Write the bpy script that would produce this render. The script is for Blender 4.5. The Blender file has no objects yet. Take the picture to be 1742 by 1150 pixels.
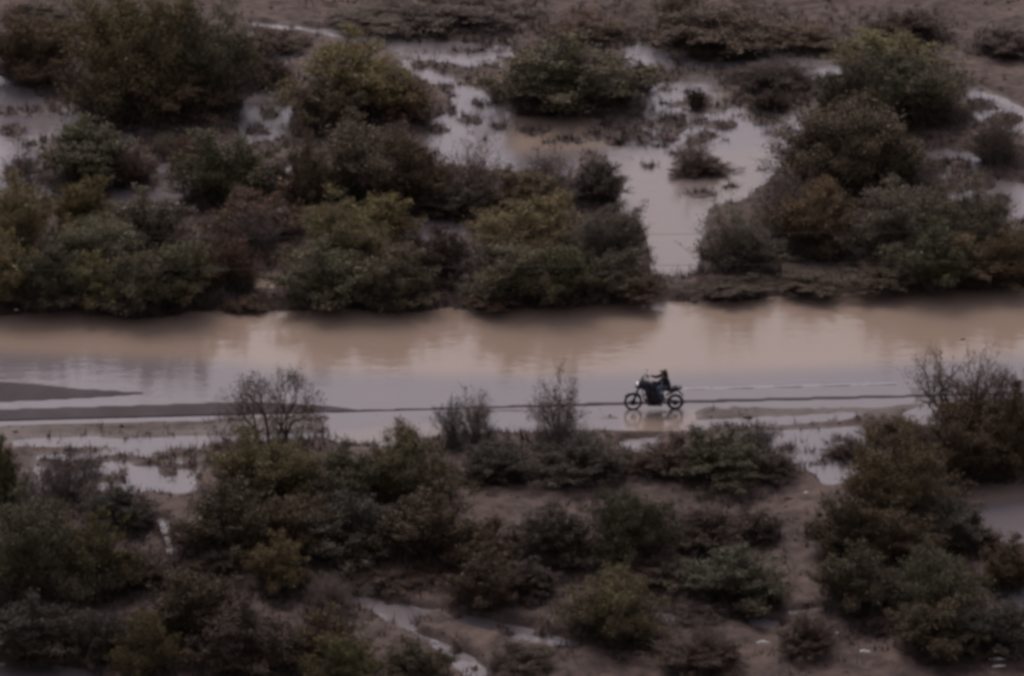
import bpy, bmesh, math, random
import numpy as np
from mathutils import Vector, Matrix

R = math.radians
scn = bpy.context.scene
COL = scn.collection

# ------------------------------------------------------------------ camera
PITCH = R(20.0)
DIST = 200.0
FPX = 8750.0                      # focal length in photo pixels (photo 1742 x 1150)
CAM = Vector((0.0, -DIST * math.cos(PITCH), DIST * math.sin(PITCH)))
cam_d = bpy.data.cameras.new('camera')
cam = bpy.data.objects.new('camera', cam_d)
COL.objects.link(cam)
cam.location = CAM
cam.rotation_euler = (R(90) - PITCH, 0, 0)
cam_d.sensor_width = 36.0
cam_d.lens = 36.0 * FPX / 1742.0
cam_d.clip_start = 1.0
cam_d.clip_end = 9000.0
scn.camera = cam

# ------------------------------------------------------------------ sky and sun
SUN_EL, SUN_AZ = R(47), R(-12)    # high behind the cloud, beyond the scene
world = bpy.data.worlds.new('World')
scn.world = world
world.use_nodes = True
wn, wl = world.node_tree.nodes, world.node_tree.links
wn.clear()
sky = wn.new('ShaderNodeTexSky')
sky.sky_type = 'NISHITA'
sky.sun_disc = False
sky.sun_elevation = SUN_EL
sky.sun_rotation = SUN_AZ
sky.air_density = 1.0
sky.dust_density = 4.0
sky.ozone_density = 1.0
hs = wn.new('ShaderNodeHueSaturation')
hs.inputs['Saturation'].default_value = 0.22
tint = wn.new('ShaderNodeMix'); tint.data_type = 'RGBA'; tint.blend_type = 'MULTIPLY'
tint.inputs['Factor'].default_value = 1.0
tint.inputs[7].default_value = (0.99, 0.915, 1.0, 1)
bg = wn.new('ShaderNodeBackground')
bg.inputs['Strength'].default_value = 0.085
wo = wn.new('ShaderNodeOutputWorld')
wl.new(sky.outputs[0], hs.inputs['Color'])
wl.new(hs.outputs[0], tint.inputs[6])
cloud = wn.new('ShaderNodeMix'); cloud.data_type = 'RGBA'      # an even cloud deck over that sky
cloud.inputs['Factor'].default_value = 0.35
cloud.inputs[7].default_value = (5.35, 5.06, 5.62, 1)
wl.new(tint.outputs[2], cloud.inputs[6])
wl.new(cloud.outputs[2], bg.inputs['Color'])
wl.new(bg.outputs[0], wo.inputs['Surface'])

sd = bpy.data.lights.new('sun', 'SUN')
sd.energy = 1.5
sd.angle = R(32)
sd.color = (1.0, 0.90, 0.81)
sun = bpy.data.objects.new('sun', sd)
COL.objects.link(sun)
sdir = Vector((math.sin(SUN_AZ) * math.cos(SUN_EL), math.cos(SUN_AZ) * math.cos(SUN_EL), math.sin(SUN_EL)))
sun.rotation_euler = (-sdir).to_track_quat('-Z', 'Y').to_euler()

scn.view_settings.view_transform = 'Standard'
scn.view_settings.look = 'None'
scn.view_settings.gamma = 1.0
scn.view_settings.exposure = 0.36
scn.cycles.filter_width = 3.7      # a soft lens
scn.cycles.max_bounces = 6
scn.cycles.diffuse_bounces = 3

# ------------------------------------------------------------------ pixel <-> place
CP, SP = math.cos(PITCH), math.sin(PITCH)

def ground(px, py, z=0.0):
    """the place on the level z that the photograph shows at px, py"""
    u, v = (px - 871.0) / FPX, (575.0 - py) / FPX
    d = Vector((u, CP + v * SP, -SP + v * CP))
    k = (z - CAM.z) / d.z
    return CAM + d * k

def depth(p):
    return (p[1] - CAM.y) * CP - (p[2] - CAM.z) * SP

def ppm(p):
    return FPX / depth(p)

def project(x, y, z=0.0):
    dx, dy, dz = x - CAM.x, y - CAM.y, z - CAM.z
    dep = dy * CP - dz * SP
    up = dy * SP + dz * CP
    dep = np.where(dep < 5, 5, dep)
    return 871.0 + FPX * dx / dep, 575.0 - FPX * up / dep, dep

# ------------------------------------------------------------------ noise
def _hash(ix, iy, seed):
    h = (ix.astype(np.int64) * 374761393 + iy.astype(np.int64) * 668265263 + seed * 974634211) & 0x7fffffff
    h = ((h ^ (h >> 13)) * 1274126177) & 0x7fffffff
    h = h ^ (h >> 16)
    return (h & 0xffff) / 65535.0

def vnoise(x, y, seed=0):
    ix, iy = np.floor(x), np.floor(y)
    fx, fy = x - ix, y - iy
    fx = fx * fx * (3 - 2 * fx); fy = fy * fy * (3 - 2 * fy)
    a, b = _hash(ix, iy, seed), _hash(ix + 1, iy, seed)
    c, d = _hash(ix, iy + 1, seed), _hash(ix + 1, iy + 1, seed)
    return (a * (1 - fx) + b * fx) * (1 - fy) + (c * (1 - fx) + d * fx) * fy

def fbm(x, y, seed=0, octv=4):
    s, amp, tot = 0, 1.0, 0
    for k in range(octv):
        s = s + amp * vnoise(x * 2 ** k + 17.3 * k, y * 2 ** k - 9.1 * k, seed + k)
        tot += amp; amp *= 0.55
    return s / tot * 2 - 1          # about -1..1

# ------------------------------------------------------------------ where the water lies
X0, X1, Y0, Y1, STEP = -700, 2450, -200, 1350, 2.0
GW, GH = int((X1 - X0) / STEP), int((Y1 - Y0) / STEP)
_gx, _gy = np.meshgrid(X0 + (np.arange(GW) + .5) * STEP, Y0 + (np.arange(GH) + .5) * STEP)

def raster(pts):
    xs = [p[0] for p in pts]; ys = [p[1] for p in pts]
    a = np.zeros((GH, GW), bool)
    j0 = max(0, int((min(ys) - Y0) / STEP) - 1); j1 = min(GH, int((max(ys) - Y0) / STEP) + 2)
    i0 = max(0, int((min(xs) - X0) / STEP) - 1); i1 = min(GW, int((max(xs) - X0) / STEP) + 2)
    gx, gy = _gx[j0:j1, i0:i1], _gy[j0:j1, i0:i1]
    ins = np.zeros(gx.shape, bool)
    n = len(pts)
    for k in range(n):
        xa, ya = pts[k]; xb, yb = pts[(k + 1) % n]
        if ya == yb: continue
        c = ((ya > gy) != (yb > gy)) & (gx < (xb - xa) * (gy - ya) / (yb - ya) + xa)
        ins ^= c
    a[j0:j1, i0:i1] = ins
    return a.astype(np.float32)

def box(a, r, axis):
    if r < 1: return a
    pad = [(0, 0), (0, 0)]; pad[axis] = (r + 1, r)
    c = np.cumsum(np.pad(a, pad, mode='edge'), axis=axis)
    n = a.shape[axis]
    hi = np.take(c, range(2 * r + 1, 2 * r + 1 + n), axis=axis)
    lo = np.take(c, range(0, n), axis=axis)
    return (hi - lo) / (2 * r + 1)

def blur(a, px):
    rx = int(round(px / STEP)); ry = int(round(px * .6 / STEP))
    for _ in range(2):
        a = box(box(a, rx, 1), ry, 0)
    return a

def compose(start, rows):
    m = np.full((GH, GW), start, np.float32)
    for w, b, pts in rows:
        al = blur(raster(pts), b)
        m = m * (1 - al) + w * al
    return m

L, RR = -690, 2440                  # beyond the frame, left and right
WET = [
    # flooded road, with its far bank line
    (1.0, 5, [(L, 545), (0, 537), (60, 531), (130, 529), (190, 538), (250, 541), (330, 530), (400, 528), (480, 531), (560, 523),
              (620, 530), (690, 533), (760, 521), (850, 528), (930, 521), (1000, 518), (1100, 512), (1250, 511), (1400, 501),
              (1560, 493), (1742, 490), (RR, 478), (RR, 690), (1742, 690), (1062, 700), (560, 720), (0, 745), (L, 760)]),
    # near shoulder: gravel with films of water
    (0.36, 5, [(L, 735), (0, 716), (330, 712), (560, 702), (600, 745), (0, 760), (L, 775)]),
    (0.63, 4, [(560, 704), (800, 690), (1062, 688), (1330, 682), (1560, 676), (1742, 672), (1742, 705), (1440, 716), (1200, 735), (1000, 735), (640, 744), (560, 735)]),
    (0.42, 4, [(1190, 684), (1560, 676), (1742, 672), (RR, 660), (RR, 690), (1742, 698), (1440, 708), (1190, 714)]),
    (1.0, 3, [(30, 752), (400, 742), (560, 738), (560, 748), (380, 757), (20, 760)]),
    (1.0, 4, [(570, 724), (740, 718), (740, 738), (640, 746), (560, 748)]),
    (1.0, 4, [(840, 715), (880, 712), (910, 728), (850, 732)]),
    (0.66, 3, [(1050, 694), (1175, 692), (1180, 732), (1060, 736)]),
    (1.0, 3, [(1180, 716), (1460, 703), (1470, 713), (1240, 728)]),
    (0.74, 6, [(50, 768), (350, 760), (345, 790), (330, 838), (190, 838), (60, 830)]),
    (0.95, 4, [(240, 795), (320, 795), (335, 836), (205, 838)]),
    (0.75, 5, [(270, 762), (360, 768), (330, 795), (260, 790)]),
    (0.70, 5, [(560, 740), (740, 745), (690, 765), (570, 765)]),
    (0.80, 3, [(1050, 748), (1130, 742), (1110, 775), (1060, 772)]),
    (0.72, 5, [(1230, 735), (1480, 722), (1480, 760), (1330, 775), (1240, 752)]),
    (0.95, 5, [(1330, 775), (1400, 752), (1470, 742), (1440, 775), (1480, 790), (1440, 822), (1400, 828), (1370, 800)]),
    (0.90, 3, [(1535, 702), (1575, 690), (1622, 698), (1612, 735), (1575, 732), (1540, 720)]),
    (0.95, 7, [(1640, 826), (1742, 812), (RR, 790), (RR, 900), (1742, 925), (1705, 922), (1660, 900), (1630, 860)]),
    (0.75, 4, [(1690, 1000), (1742, 985), (1900, 980), (1900, 1030), (1742, 1038), (1700, 1035)]),
    (1.0, 2, [(590, 1010), (690, 1028), (745, 1040), (720, 1052), (705, 1078), (660, 1060), (640, 1042)]),
    (1.0, 2, [(735, 1032), (830, 1052), (900, 1068), (990, 1092), (985, 1114), (890, 1098), (790, 1070)]),
    (.95, 2.5, [(685, 1068), (745, 1090), (805, 1116), (840, 1152), (795, 1156), (755, 1116)]),
    (1.0, 2.5, [(1110, 1042), (1165, 1048), (1155, 1062), (1120, 1058)]),
    (.95, 3, [(-60, 1126), (120, 1132), (175, 1146), (160, 1180), (-60, 1180)]),
    (.95, 2, [(264, 880), (287, 880), (300, 948), (285, 950)]),
    (.95, 2.5, [(1275, 1056), (1330, 1056), (1320, 1070), (1285, 1070)]),
    (.95, 2, [(1335, 1040), (1420, 1030), (1424, 1038), (1350, 1046)]),
    # upper left
    (0.95, 6, [(L, 120), (-10, 122), (25, 140), (70, 165), (130, 190), (140, 212), (80, 240), (60, 275), (0, 300), (L, 300)]),
    (0.85, 6, [(0, 270), (60, 255), (75, 290), (40, 325), (-100, 325)]),
    (0.88, 5, [(428, 145), (470, 140), (498, 150), (500, 215), (470, 240), (412, 246), (400, 205)]),
    (0.90, 4, [(265, 280), (310, 275), (312, 305), (265, 312)]),
    (0.90, 4, [(475, 280), (515, 285), (530, 335), (490, 320)]),
    (0.90, 4, [(420, 462), (480, 458), (490, 490), (430, 495)]),
    (0.55, 5, [(190, 200), (240, 200), (235, 260), (200, 260)]),
    (0.90, 5, [(175, 300), (250, 322), (330, 300), (340, 340), (250, 355), (180, 340)]),
    (0.70, 4, [(560, 225), (610, 215), (620, 235), (570, 245)]),
    (0.90, 4, [(0, 325), (60, 310), (110, 330), (60, 350), (-40, 350)]),
    (0.90, 5, [(700, 240), (880, 246), (1000, 262), (960, 300), (840, 290), (720, 275)]),
    (0.90, 4, [(370, 345), (500, 335), (510, 372), (380, 380)]),
    (0.90, 4, [(670, 365), (800, 380), (780, 420), (690, 410)]),
    (0.90, 3, [(745, 455), (790, 450), (800, 480), (750, 490)]),
    # long stream from the upper left
    (0.95, 3, [(430, 38), (520, 48), (640, 58), (870, 78), (880, 100), (760, 92), (650, 82), (560, 62), (480, 50), (420, 44)]),
    (0.60, 4, [(400, 48), (520, 70), (520, 95), (470, 112), (400, 100)]),
    (0.60, 4, [(640, 82), (860, 96), (860, 118), (720, 108)]),
    (0.95, 4, [(660, 92), (720, 112), (790, 140), (850, 172), (885, 205), (880, 252), (735, 246), (712, 215), (760, 190), (770, 170), (700, 130)]),
    (0.80, 5, [(870, 195), (1020, 200), (1045, 250), (1020, 262), (870, 258)]),
    # the main wash
    (0.97, 6, [(1040, 70), (1100, 76), (1160, 92), (1230, 106), (1320, 98), (1430, 104), (1430, 128), (1280, 128), (1232, 150), (1250, 196), (1310, 215),
               (1380, 205), (1345, 250), (1310, 300), (1280, 335), (1205, 352), (1190, 400), (1182, 473), (1104, 473), (1102, 400), (1040, 345),
               (1065, 310), (1030, 280), (1018, 248), (1090, 198), (1105, 150), (1085, 105)]),
    (0.60, 8, [(1240, 150), (1400, 130), (1400, 200), (1310, 215), (1255, 196)]),
    (0.60, 6, [(1060, 110), (1250, 110), (1230, 200), (1090, 250), (1060, 220), (1110, 160)]),
    (0.90, 6, [(1560, 250), (1660, 255), (1690, 300), (1760, 320), (1760, 385), (1640, 345), (1580, 330)]),
    (0.90, 6, [(1635, 145), (1690, 160), (1760, 190), (1900, 200), (1900, 240), (1690, 230), (1650, 200)]),
    (0.80, 3, [(1432, 425), (1480, 420), (1482, 448), (1425, 452)]),
    (0.80, 3, [(1330, 448), (1440, 452), (1430, 466), (1330, 468)]),
    (0.85, 4, [(1690, 415), (1742, 415), (1800, 430), (1800, 460), (1710, 455)]),
    (0.90, 4, [(1590, 295), (1700, 380), (1720, 410), (1600, 340)]),
]
RAISE = [  # low banks, metres
    (0.22, 5, [(1095, 478), (1300, 474), (1500, 468), (1742, 465), (RR, 455), (RR, 474), (1742, 486), (1400, 497), (1250, 507), (1100, 508)]),
    (0.16, 5, [(L, 500), (0, 505), (400, 505), (800, 500), (1100, 490), (1100, 508), (800, 518), (400, 520), (0, 522), (L, 530)]),
    (0.10, 4, [(L, 775), (0, 762), (330, 759), (560, 752), (800, 738), (1000, 738), (1200, 738), (1200, 752), (560, 770), (0, 768), (L, 785)]),
    (0.05, 10, [(L, 1000), (400, 840), (1300, 830), (1380, 850), (1390, 1030), (1742, 1050), (RR, 1200), (L, 1200)]),
    (0.3, 12, [(L, -200), (RR, -200), (RR, 60), (1742, 80), (1400, 70), (1000, 40), (400, 0), (L, 20)]),
]
SILT = [  # how much red silt hangs in the water: deep pools more, thin films less
    (1.0, 14, [(L, 480), (RR, 430), (RR, 590), (1742, 608), (1500, 622), (1200, 634), (900, 640), (560, 634), (300, 610), (0, 600), (L, 600)]),
    (0.9, 10, [(870, 190), (1020, 195), (1050, 250), (870, 262)]),  # brown of the dark bush's reflection, put into the water colour
    (0.4, 14, [(1030, 270), (1330, 250), (1200, 480), (1090, 480)]),
    (0.7, 6, [(1062, 700), (1190, 698), (1190, 736), (1062, 738)]),
    (0.8, 6, [(1640, 820), (1742, 812), (1742, 850), (1640, 860)]),
    (0.4, 5, [(560, 735), (800, 715), (800, 745), (560, 760)]),
]
DRY = [  # where the asphalt stands out of the flood
    (1.0, 4, [(L, 634), (0, 649), (60, 653), (130, 661), (280, 669), (180, 676), (80, 681), (0, 684), (L, 695)]),
    (1.0, 3, [(L, 712), (0, 696), (200, 690), (350, 685), (430, 683), (560, 690), (620, 699), (330, 716), (0, 722), (L, 740)]),
    (1.0, 2, [(560, 699), (700, 694), (900, 688), (1062, 683), (1300, 677), (1540, 671), (1742, 666), (RR, 645), (RR, 652), (1742, 672), (1540, 677), (1300, 683), (1062, 690), (800, 697), (560, 705)]),  # raised strip added to draw the dark line along the pavement edge
    (0.62, 2, [(L, 704), (0, 687), (400, 679), (440, 681), (0, 692), (L, 710)]),
    (0.85, 2, [(1160, 659), (1530, 649.5), (1530, 655), (1160, 664)]),
]
SPOTS = [(1091, 132, 30, 15), (1136, 132, 16, 8), (1132, 152, 10, 5), (1185, 172, 18, 9), (1148, 208, 26, 13), (1103, 213, 9, 5), (1065, 228, 20, 9), (1085, 247, 22, 4), (1120, 248, 16, 3),
         (1230, 214, 24, 8), (1200, 234, 26, 10), (1105, 283, 14, 5), (1262, 172, 22, 9), (1300, 178, 34, 11), (1250, 142, 16, 7), (1342, 182, 34, 13), (1310, 206, 24, 7), (1175, 262, 14, 5),
         (1385, 150, 26, 7), (1190, 330, 24, 7), (1240, 318, 14, 5), (850, 215, 20, 5), (800, 205, 20, 8), (770, 190, 14, 6), (745, 222, 16, 6), (690, 66, 40, 4), (800, 88, 50, 3), (620, 62, 30, 3),
         (900, 222, 34, 6), (960, 240, 40, 5), (1010, 232, 20, 6), (50, 190, 22, 8), (105, 185, 32, 12), (20, 225, 20, 8), (40, 285, 26, 8), (460, 195, 14, 6), (440, 225, 18, 6), (485, 175, 12, 6),
         (1620, 280, 30, 8), (1660, 310, 30, 9), (1600, 318, 26, 6), (1700, 345, 24, 8), (1670, 180, 26, 8), (1710, 205, 24, 8), (1650, 350, 20, 6),
         (120, 790, 40, 6), (180, 815, 30, 5), (250, 788, 26, 5), (310, 772, 34, 5), (285, 805, 14, 4), (205, 780, 30, 4), (1370, 768, 30, 3), (1410, 790, 40, 3), (1290, 745, 30, 5), (1430, 748, 18, 5),
         (340, 792, 20, 6), (90, 820, 22, 5), (1250, 728, 40, 3), (1470, 716, 20, 4), (1150, 752, 14, 4), (610, 760, 30, 4), (700, 752, 20, 4), (668, 1026, 16, 5), (715, 1058, 18, 7), (775, 1048, 14, 5), (850, 1080, 22, 5), (920, 1080, 14, 4), (955, 1104, 16, 4), (775, 1106, 12, 6), (808, 1138, 12, 6)]
_sr = np.random.default_rng(77)
for (xa_, ya_, xb_, yb_, n_) in ((1040, 85, 1400, 270, 46), (0, 135, 130, 310, 16), (690, 110, 880, 250, 16), (1570, 250, 1742, 390, 16), (540, 55, 880, 80, 12), (60, 765, 340, 830, 14), (1330, 745, 1460, 815, 8)):
    for _ in range(n_):
        a_ = _sr.uniform(5, 17); SPOTS.append((_sr.uniform(xa_, xb_), _sr.uniform(ya_, yb_), a_, max(2.2, a_ * _sr.uniform(.25, .42))))
def blob(cx, cy, rx, ry, seed):
    r_ = np.random.default_rng(seed); ph = r_.uniform(0, 6.28, 3)
    return [(cx + rx * 1.15 * math.cos(a) * (1 + .25 * math.sin(2 * a + ph[0]) + .2 * math.sin(5 * a + ph[1])), cy + ry * 1.15 * math.sin(a) * (1 + .25 * math.sin(3 * a + ph[2]))) for a in [2 * math.pi * k / 24 for k in range(24)]]
DRY += [(.60, 2, [(480, 650), (760, 645), (1100, 640), (1100, 643), (760, 648), (480, 653)]), (.60, 2, [(1180, 637), (1540, 627), (1540, 631), (1180, 640)])]
M_WET = compose(0.0, [(w, b * 1.6, p) for w, b, p in WET] + [(.22, 3.5, blob(*sp_, 500 + i_)) for i_, sp_ in enumerate(SPOTS)])
M_RAISE = compose(0.0, RAISE)
M_SILT = compose(0.0, [(w, b * 1.2, p) for w, b, p in SILT])
M_DRY = compose(0.0, DRY)

def sample(mask, px, py):
    i = np.clip((px - X0) / STEP - .5, 0, GW - 1.001); j = np.clip((py - Y0) / STEP - .5, 0, GH - 1.001)
    i0, j0 = i.astype(int), j.astype(int); fi, fj = i - i0, j - j0
    a = mask[j0, i0] * (1 - fi) + mask[j0, i0 + 1] * fi
    b = mask[j0 + 1, i0] * (1 - fi) + mask[j0 + 1, i0 + 1] * fi
    return a * (1 - fj) + b * fj

# the road: its near edge line runs through these two points
_a, _b = ground(0, 691), ground(1742, 646.5)
ROAD_O = Vector((_a.x, _a.y)); ROAD_D = Vector((_b.x - _a.x, _b.y - _a.y)).normalized()
ROAD_N = Vector((-ROAD_D.y, ROAD_D.x))
ROAD_ANG = math.atan2(ROAD_D.y, ROAD_D.x)

def road_t(x, y):
    return (x - ROAD_O.x) * ROAD_N.x + (y - ROAD_O.y) * ROAD_N.y

def wetness(x, y):
    px, py, dep = project(x, y)
    m = sample(M_WET, px, py)
    out = (py < Y0) | (py > Y1) | (dep < 60)
    return np.where(out, 0.0, m)

def height(x, y):
    x = np.asarray(x, float); y = np.asarray(y, float)
    px, py, dep = project(x, y)
    m = wetness(x, y)
    out = (py < Y0) | (py > Y1) | (dep < 60)
    rs = np.where(out, 0.25, sample(M_RAISE, px, py))
    n1 = fbm(x * .55, y * .40, 3, 5)
    n2 = fbm(x * 1.9 + 40, y * 1.5, 11, 3)
    z = (0.5 - m) * 0.30 + (n1 * .17 + n2 * .10) * (1 - .75 * np.clip((m - .78) * 6, 0, 1))
    t = road_t(x, y); s_ = (x - ROAD_O.x) * ROAD_D.x + (y - ROAD_O.y) * ROAD_D.y
    sh = np.clip(np.minimum((t + 7.0) / 1.5, (-1.3 - t) / .3), 0, 1)          # gravel shoulder, raked along the road
    zs = (0.5 - m) * 0.22 + fbm(s_ * .16, t * 1.1, 61, 4) * .11 + n2 * .02
    z = z * (1 - sh) + zs * sh
    dryw = np.clip(1 - m * 2.2, 0, 1)
    z = z + rs * (0.7 + .6 * n1) * dryw + dryw * np.abs(fbm(x * .12, y * .1, 21, 3)) * .14
    inr = np.clip(np.minimum(t + 1.75, 9.0 - t) / .35, 0, 1)     # under the pavement
    z = z * (1 - inr) + np.minimum(z, -.30) * inr
    return z

def road_z(x, y):
    px, py, _ = project(x, y)
    d = sample(M_DRY, px, py)
    return -.035 + .062 * d + fbm(x * .35, y * .8, 5, 4) * .007

# ------------------------------------------------------------------ materials
def new_mat(name):
    m = bpy.data.materials.new(name); m.use_nodes = True
    nt = m.node_tree
    return m, nt, nt.nodes['Principled BSDF']

def noise_node(nt, scale, detail=4, vec=None, rough=.55):
    n = nt.nodes.new('ShaderNodeTexNoise'); n.inputs['Scale'].default_value = scale
    n.inputs['Detail'].default_value = detail; n.inputs['Roughness'].default_value = rough
    if vec is not None: nt.links.new(vec, n.inputs['Vector'])
    return n

def ramp(nt, fac, stops):
    r = nt.nodes.new('ShaderNodeValToRGB')
    el = r.color_ramp.elements
    while len(el) < len(stops): el.new(.5)
    for e, (p, c) in zip(el, stops):
        e.position = p; e.color = (*c, 1)
    nt.links.new(fac, r.inputs[0])
    return r

def mixc(nt, a, b, fac=None, mode='MIX', f=.5):
    m = nt.nodes.new('ShaderNodeMix'); m.data_type = 'RGBA'; m.blend_type = mode
    m.inputs['Factor'].default_value = f
    if fac is not None: nt.links.new(fac, m.inputs['Factor'])
    for k, s in ((6, a), (7, b)):
        if isinstance(s, tuple): m.inputs[k].default_value = (*s, 1)
        else: nt.links.new(s, m.inputs[k])
    return m.outputs[2]

def bump(nt, bsdf, h, strength, dist):
    b = nt.nodes.new('ShaderNodeBump'); b.inputs['Strength'].default_value = strength
    b.inputs['Distance'].default_value = dist
    nt.links.new(h, b.inputs['Height']); nt.links.new(b.outputs[0], bsdf.inputs['Normal'])
    return b

def tex_obj(nt):
    return nt.nodes.new('ShaderNodeTexCoord').outputs['Object']

def soil_material():
    m, nt, b = new_mat('wet_soil')
    c = tex_obj(nt)
    n1 = noise_node(nt, .22, 6, c); n2 = noise_node(nt, 1.6, 6, c, .65); n3 = noise_node(nt, 14, 3, c)
    a1 = ramp(nt, n1.outputs[0], [(.30, (.058, .040, .035)), (.52, (.083, .058, .051)), (.72, (.116, .083, .072))])
    a2 = ramp(nt, n2.outputs[0], [(.34, (.42, .38, .38)), (.50, (.95, .93, .92)), (.68, (1.32, 1.27, 1.24))])
    col = mixc(nt, a1.outputs[0], a2.outputs[0], mode='MULTIPLY', f=1.0)
    a3 = ramp(nt, n3.outputs[0], [(.3, (.72, .7, .7)), (.7, (1.15, 1.15, 1.15))])
    col = mixc(nt, col, a3.outputs[0], mode='MULTIPLY', f=.8)
    at = nt.nodes.new('ShaderNodeAttribute'); at.attribute_name = 'wet'
    wetc = mixc(nt, col, (.62, .58, .60), mode='MULTIPLY', f=1.0)
    col = mixc(nt, col, wetc, fac=at.outputs['Fac'])
    nt.links.new(col, b.inputs['Base Color'])
    mr = nt.nodes.new('ShaderNodeMapRange')
    mr.inputs['To Min'].default_value = .88; mr.inputs['To Max'].default_value = .55
    b.inputs['Specular IOR Level'].default_value = .28
    nt.links.new(at.outputs['Fac'], mr.inputs[0]); nt.links.new(mr.outputs[0], b.inputs['Roughness'])
    bump(nt, b, n2.outputs[0], .6, .10)
    return m

def water_material():
    m, nt, b = new_mat('silty_water')
    c = tex_obj(nt)
    at = nt.nodes.new('ShaderNodeAttribute'); at.attribute_name = 'silt'
    n0 = noise_node(nt, .25, 4, c)
    k = nt.nodes.new('ShaderNodeMath'); k.operation = 'MULTIPLY_ADD'; k.use_clamp = True
    k.inputs[1].default_value = .35; nt.links.new(n0.outputs[0], k.inputs[0])
    sub = nt.nodes.new('ShaderNodeMath'); sub.operation = 'SUBTRACT'; sub.inputs[1].default_value = .17
    nt.links.new(at.outputs['Fac'], sub.inputs[0]); nt.links.new(sub.outputs[0], k.inputs[2])
    col = mixc(nt, (.148, .130, .138), (.264, .199, .157), fac=k.outputs[0])
    nt.links.new(col, b.inputs['Base Color'])
    b.inputs['Roughness'].default_value = .075
    b.inputs['IOR'].default_value = 1.36
    mp = nt.nodes.new('ShaderNodeMapping'); mp.inputs['Scale'].default_value = (.8, 1.6, 1)
    nt.links.new(c, mp.inputs[0])
    r1 = noise_node(nt, 1.3, 3, mp.outputs[0]); r2 = noise_node(nt, 5.0, 2, mp.outputs[0])
    add = nt.nodes.new('ShaderNodeMath'); add.operation = 'MULTIPLY_ADD'; add.inputs[1].default_value = .3
    nt.links.new(r2.outputs[0], add.inputs[0]); nt.links.new(r1.outputs[0], add.inputs[2])
    bump(nt, b, add.outputs[0], .17, .10)
    return m

def asphalt_material():
    m, nt, b = new_mat('wet_asphalt')
    c = tex_obj(nt)
    n1 = noise_node(nt, .7, 5, c); n2 = noise_node(nt, 30, 2, c)
    a = ramp(nt, n1.outputs[0], [(.3, (.034, .025, .029)), (.7, (.050, .038, .044))])
    g = ramp(nt, n2.outputs[0], [(.3, (.75, .75, .75)), (.7, (1.2, 1.2, 1.2))])
    nt.links.new(mixc(nt, a.outputs[0], g.outputs[0], mode='MULTIPLY', f=1), b.inputs['Base Color'])
    r = ramp(nt, n1.outputs[0], [(.35, (.70,) * 3), (.65, (.85,) * 3)])
    nt.links.new(r.outputs[0], b.inputs['Roughness'])
    b.inputs['Specular IOR Level'].default_value = .16
    bump(nt, b, n2.outputs[0], .3, .01)
    return m

def plain(name, col, rough=.6, metal=0.0, var=.15, scale=8.0):
    m, nt, b = new_mat(name)
    n = noise_node(nt, scale, 3, tex_obj(nt))
    lo = tuple(v * (1 - var) for v in col); hi = tuple(v * (1 + var) for v in col)
    r = ramp(nt, n.outputs[0], [(.3, lo), (.7, hi)])
    nt.links.new(r.outputs[0], b.inputs['Base Color'])
    b.inputs['Roughness'].default_value = rough; b.inputs['Metallic'].default_value = metal
    return m

def plant_material(name, rough=.75, lo=.60, hi=1.45):
    """leaf colour comes from each plant's own object colour; every leaf differs a little"""
    m, nt, b = new_mat(name)
    oi = nt.nodes.new('ShaderNodeObjectInfo')
    at = nt.nodes.new('ShaderNodeAttribute'); at.attribute_name = 'tint'
    n = noise_node(nt, 2.2, 3, tex_obj(nt))
    sm = nt.nodes.new('ShaderNodeMath'); sm.operation = 'MULTIPLY_ADD'; sm.inputs[1].default_value = .6
    nt.links.new(n.outputs[0], sm.inputs[0])
    s2 = nt.nodes.new('ShaderNodeMath'); s2.operation = 'MULTIPLY_ADD'; s2.inputs[1].default_value = .7; s2.inputs[2].default_value = -.15
    nt.links.new(at.outputs['Fac'], s2.inputs[0]); nt.links.new(s2.outputs[0], sm.inputs[2])
    rr = ramp(nt, sm.outputs[0], [(.1, (lo * 1.02, lo * .96, lo)), (.5, (1, 1, 1)), (.9, (hi, hi * .98, hi * .9))])
    ag = nt.nodes.new('ShaderNodeAttribute'); ag.attribute_name = 'fresh'      # green growth at the tips, dry brown leaves on old wood
    old = mixc(nt, oi.outputs['Color'], (.090, .058, .036), f=.50)
    leafc = mixc(nt, old, oi.outputs['Color'], fac=ag.outputs['Fac'])
    nt.links.new(mixc(nt, leafc, rr.outputs[0], mode='MULTIPLY', f=1), b.inputs['Base Color'])
    b.inputs['Roughness'].default_value = rough
    b.inputs['Specular IOR Level'].default_value = .25
    return m

MAT = dict(
    soil=soil_material(), water=water_material(), asphalt=asphalt_material(),
    leaf=plant_material('leaves'), bark=plain('bark', (.050, .034, .026), .85, 0, .35, 6),
    twig=plain('grey_twigs', (.125, .098, .088), .85, 0, .3, 6),
    paint=plain('white_paint', (.19, .18, .20), .5, 0, .2, 4),
    weed=plain('dry_weeds', (.060, .043, .036), .85, 0, .45, 1.1),
    pale_bits=plain('pale_scrap_white', (.62, .60, .60), .6, 0, .1, 5),
    wire=plain('grey_wire', (.060, .058, .055), .6, 0, .1, 2),
)

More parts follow.
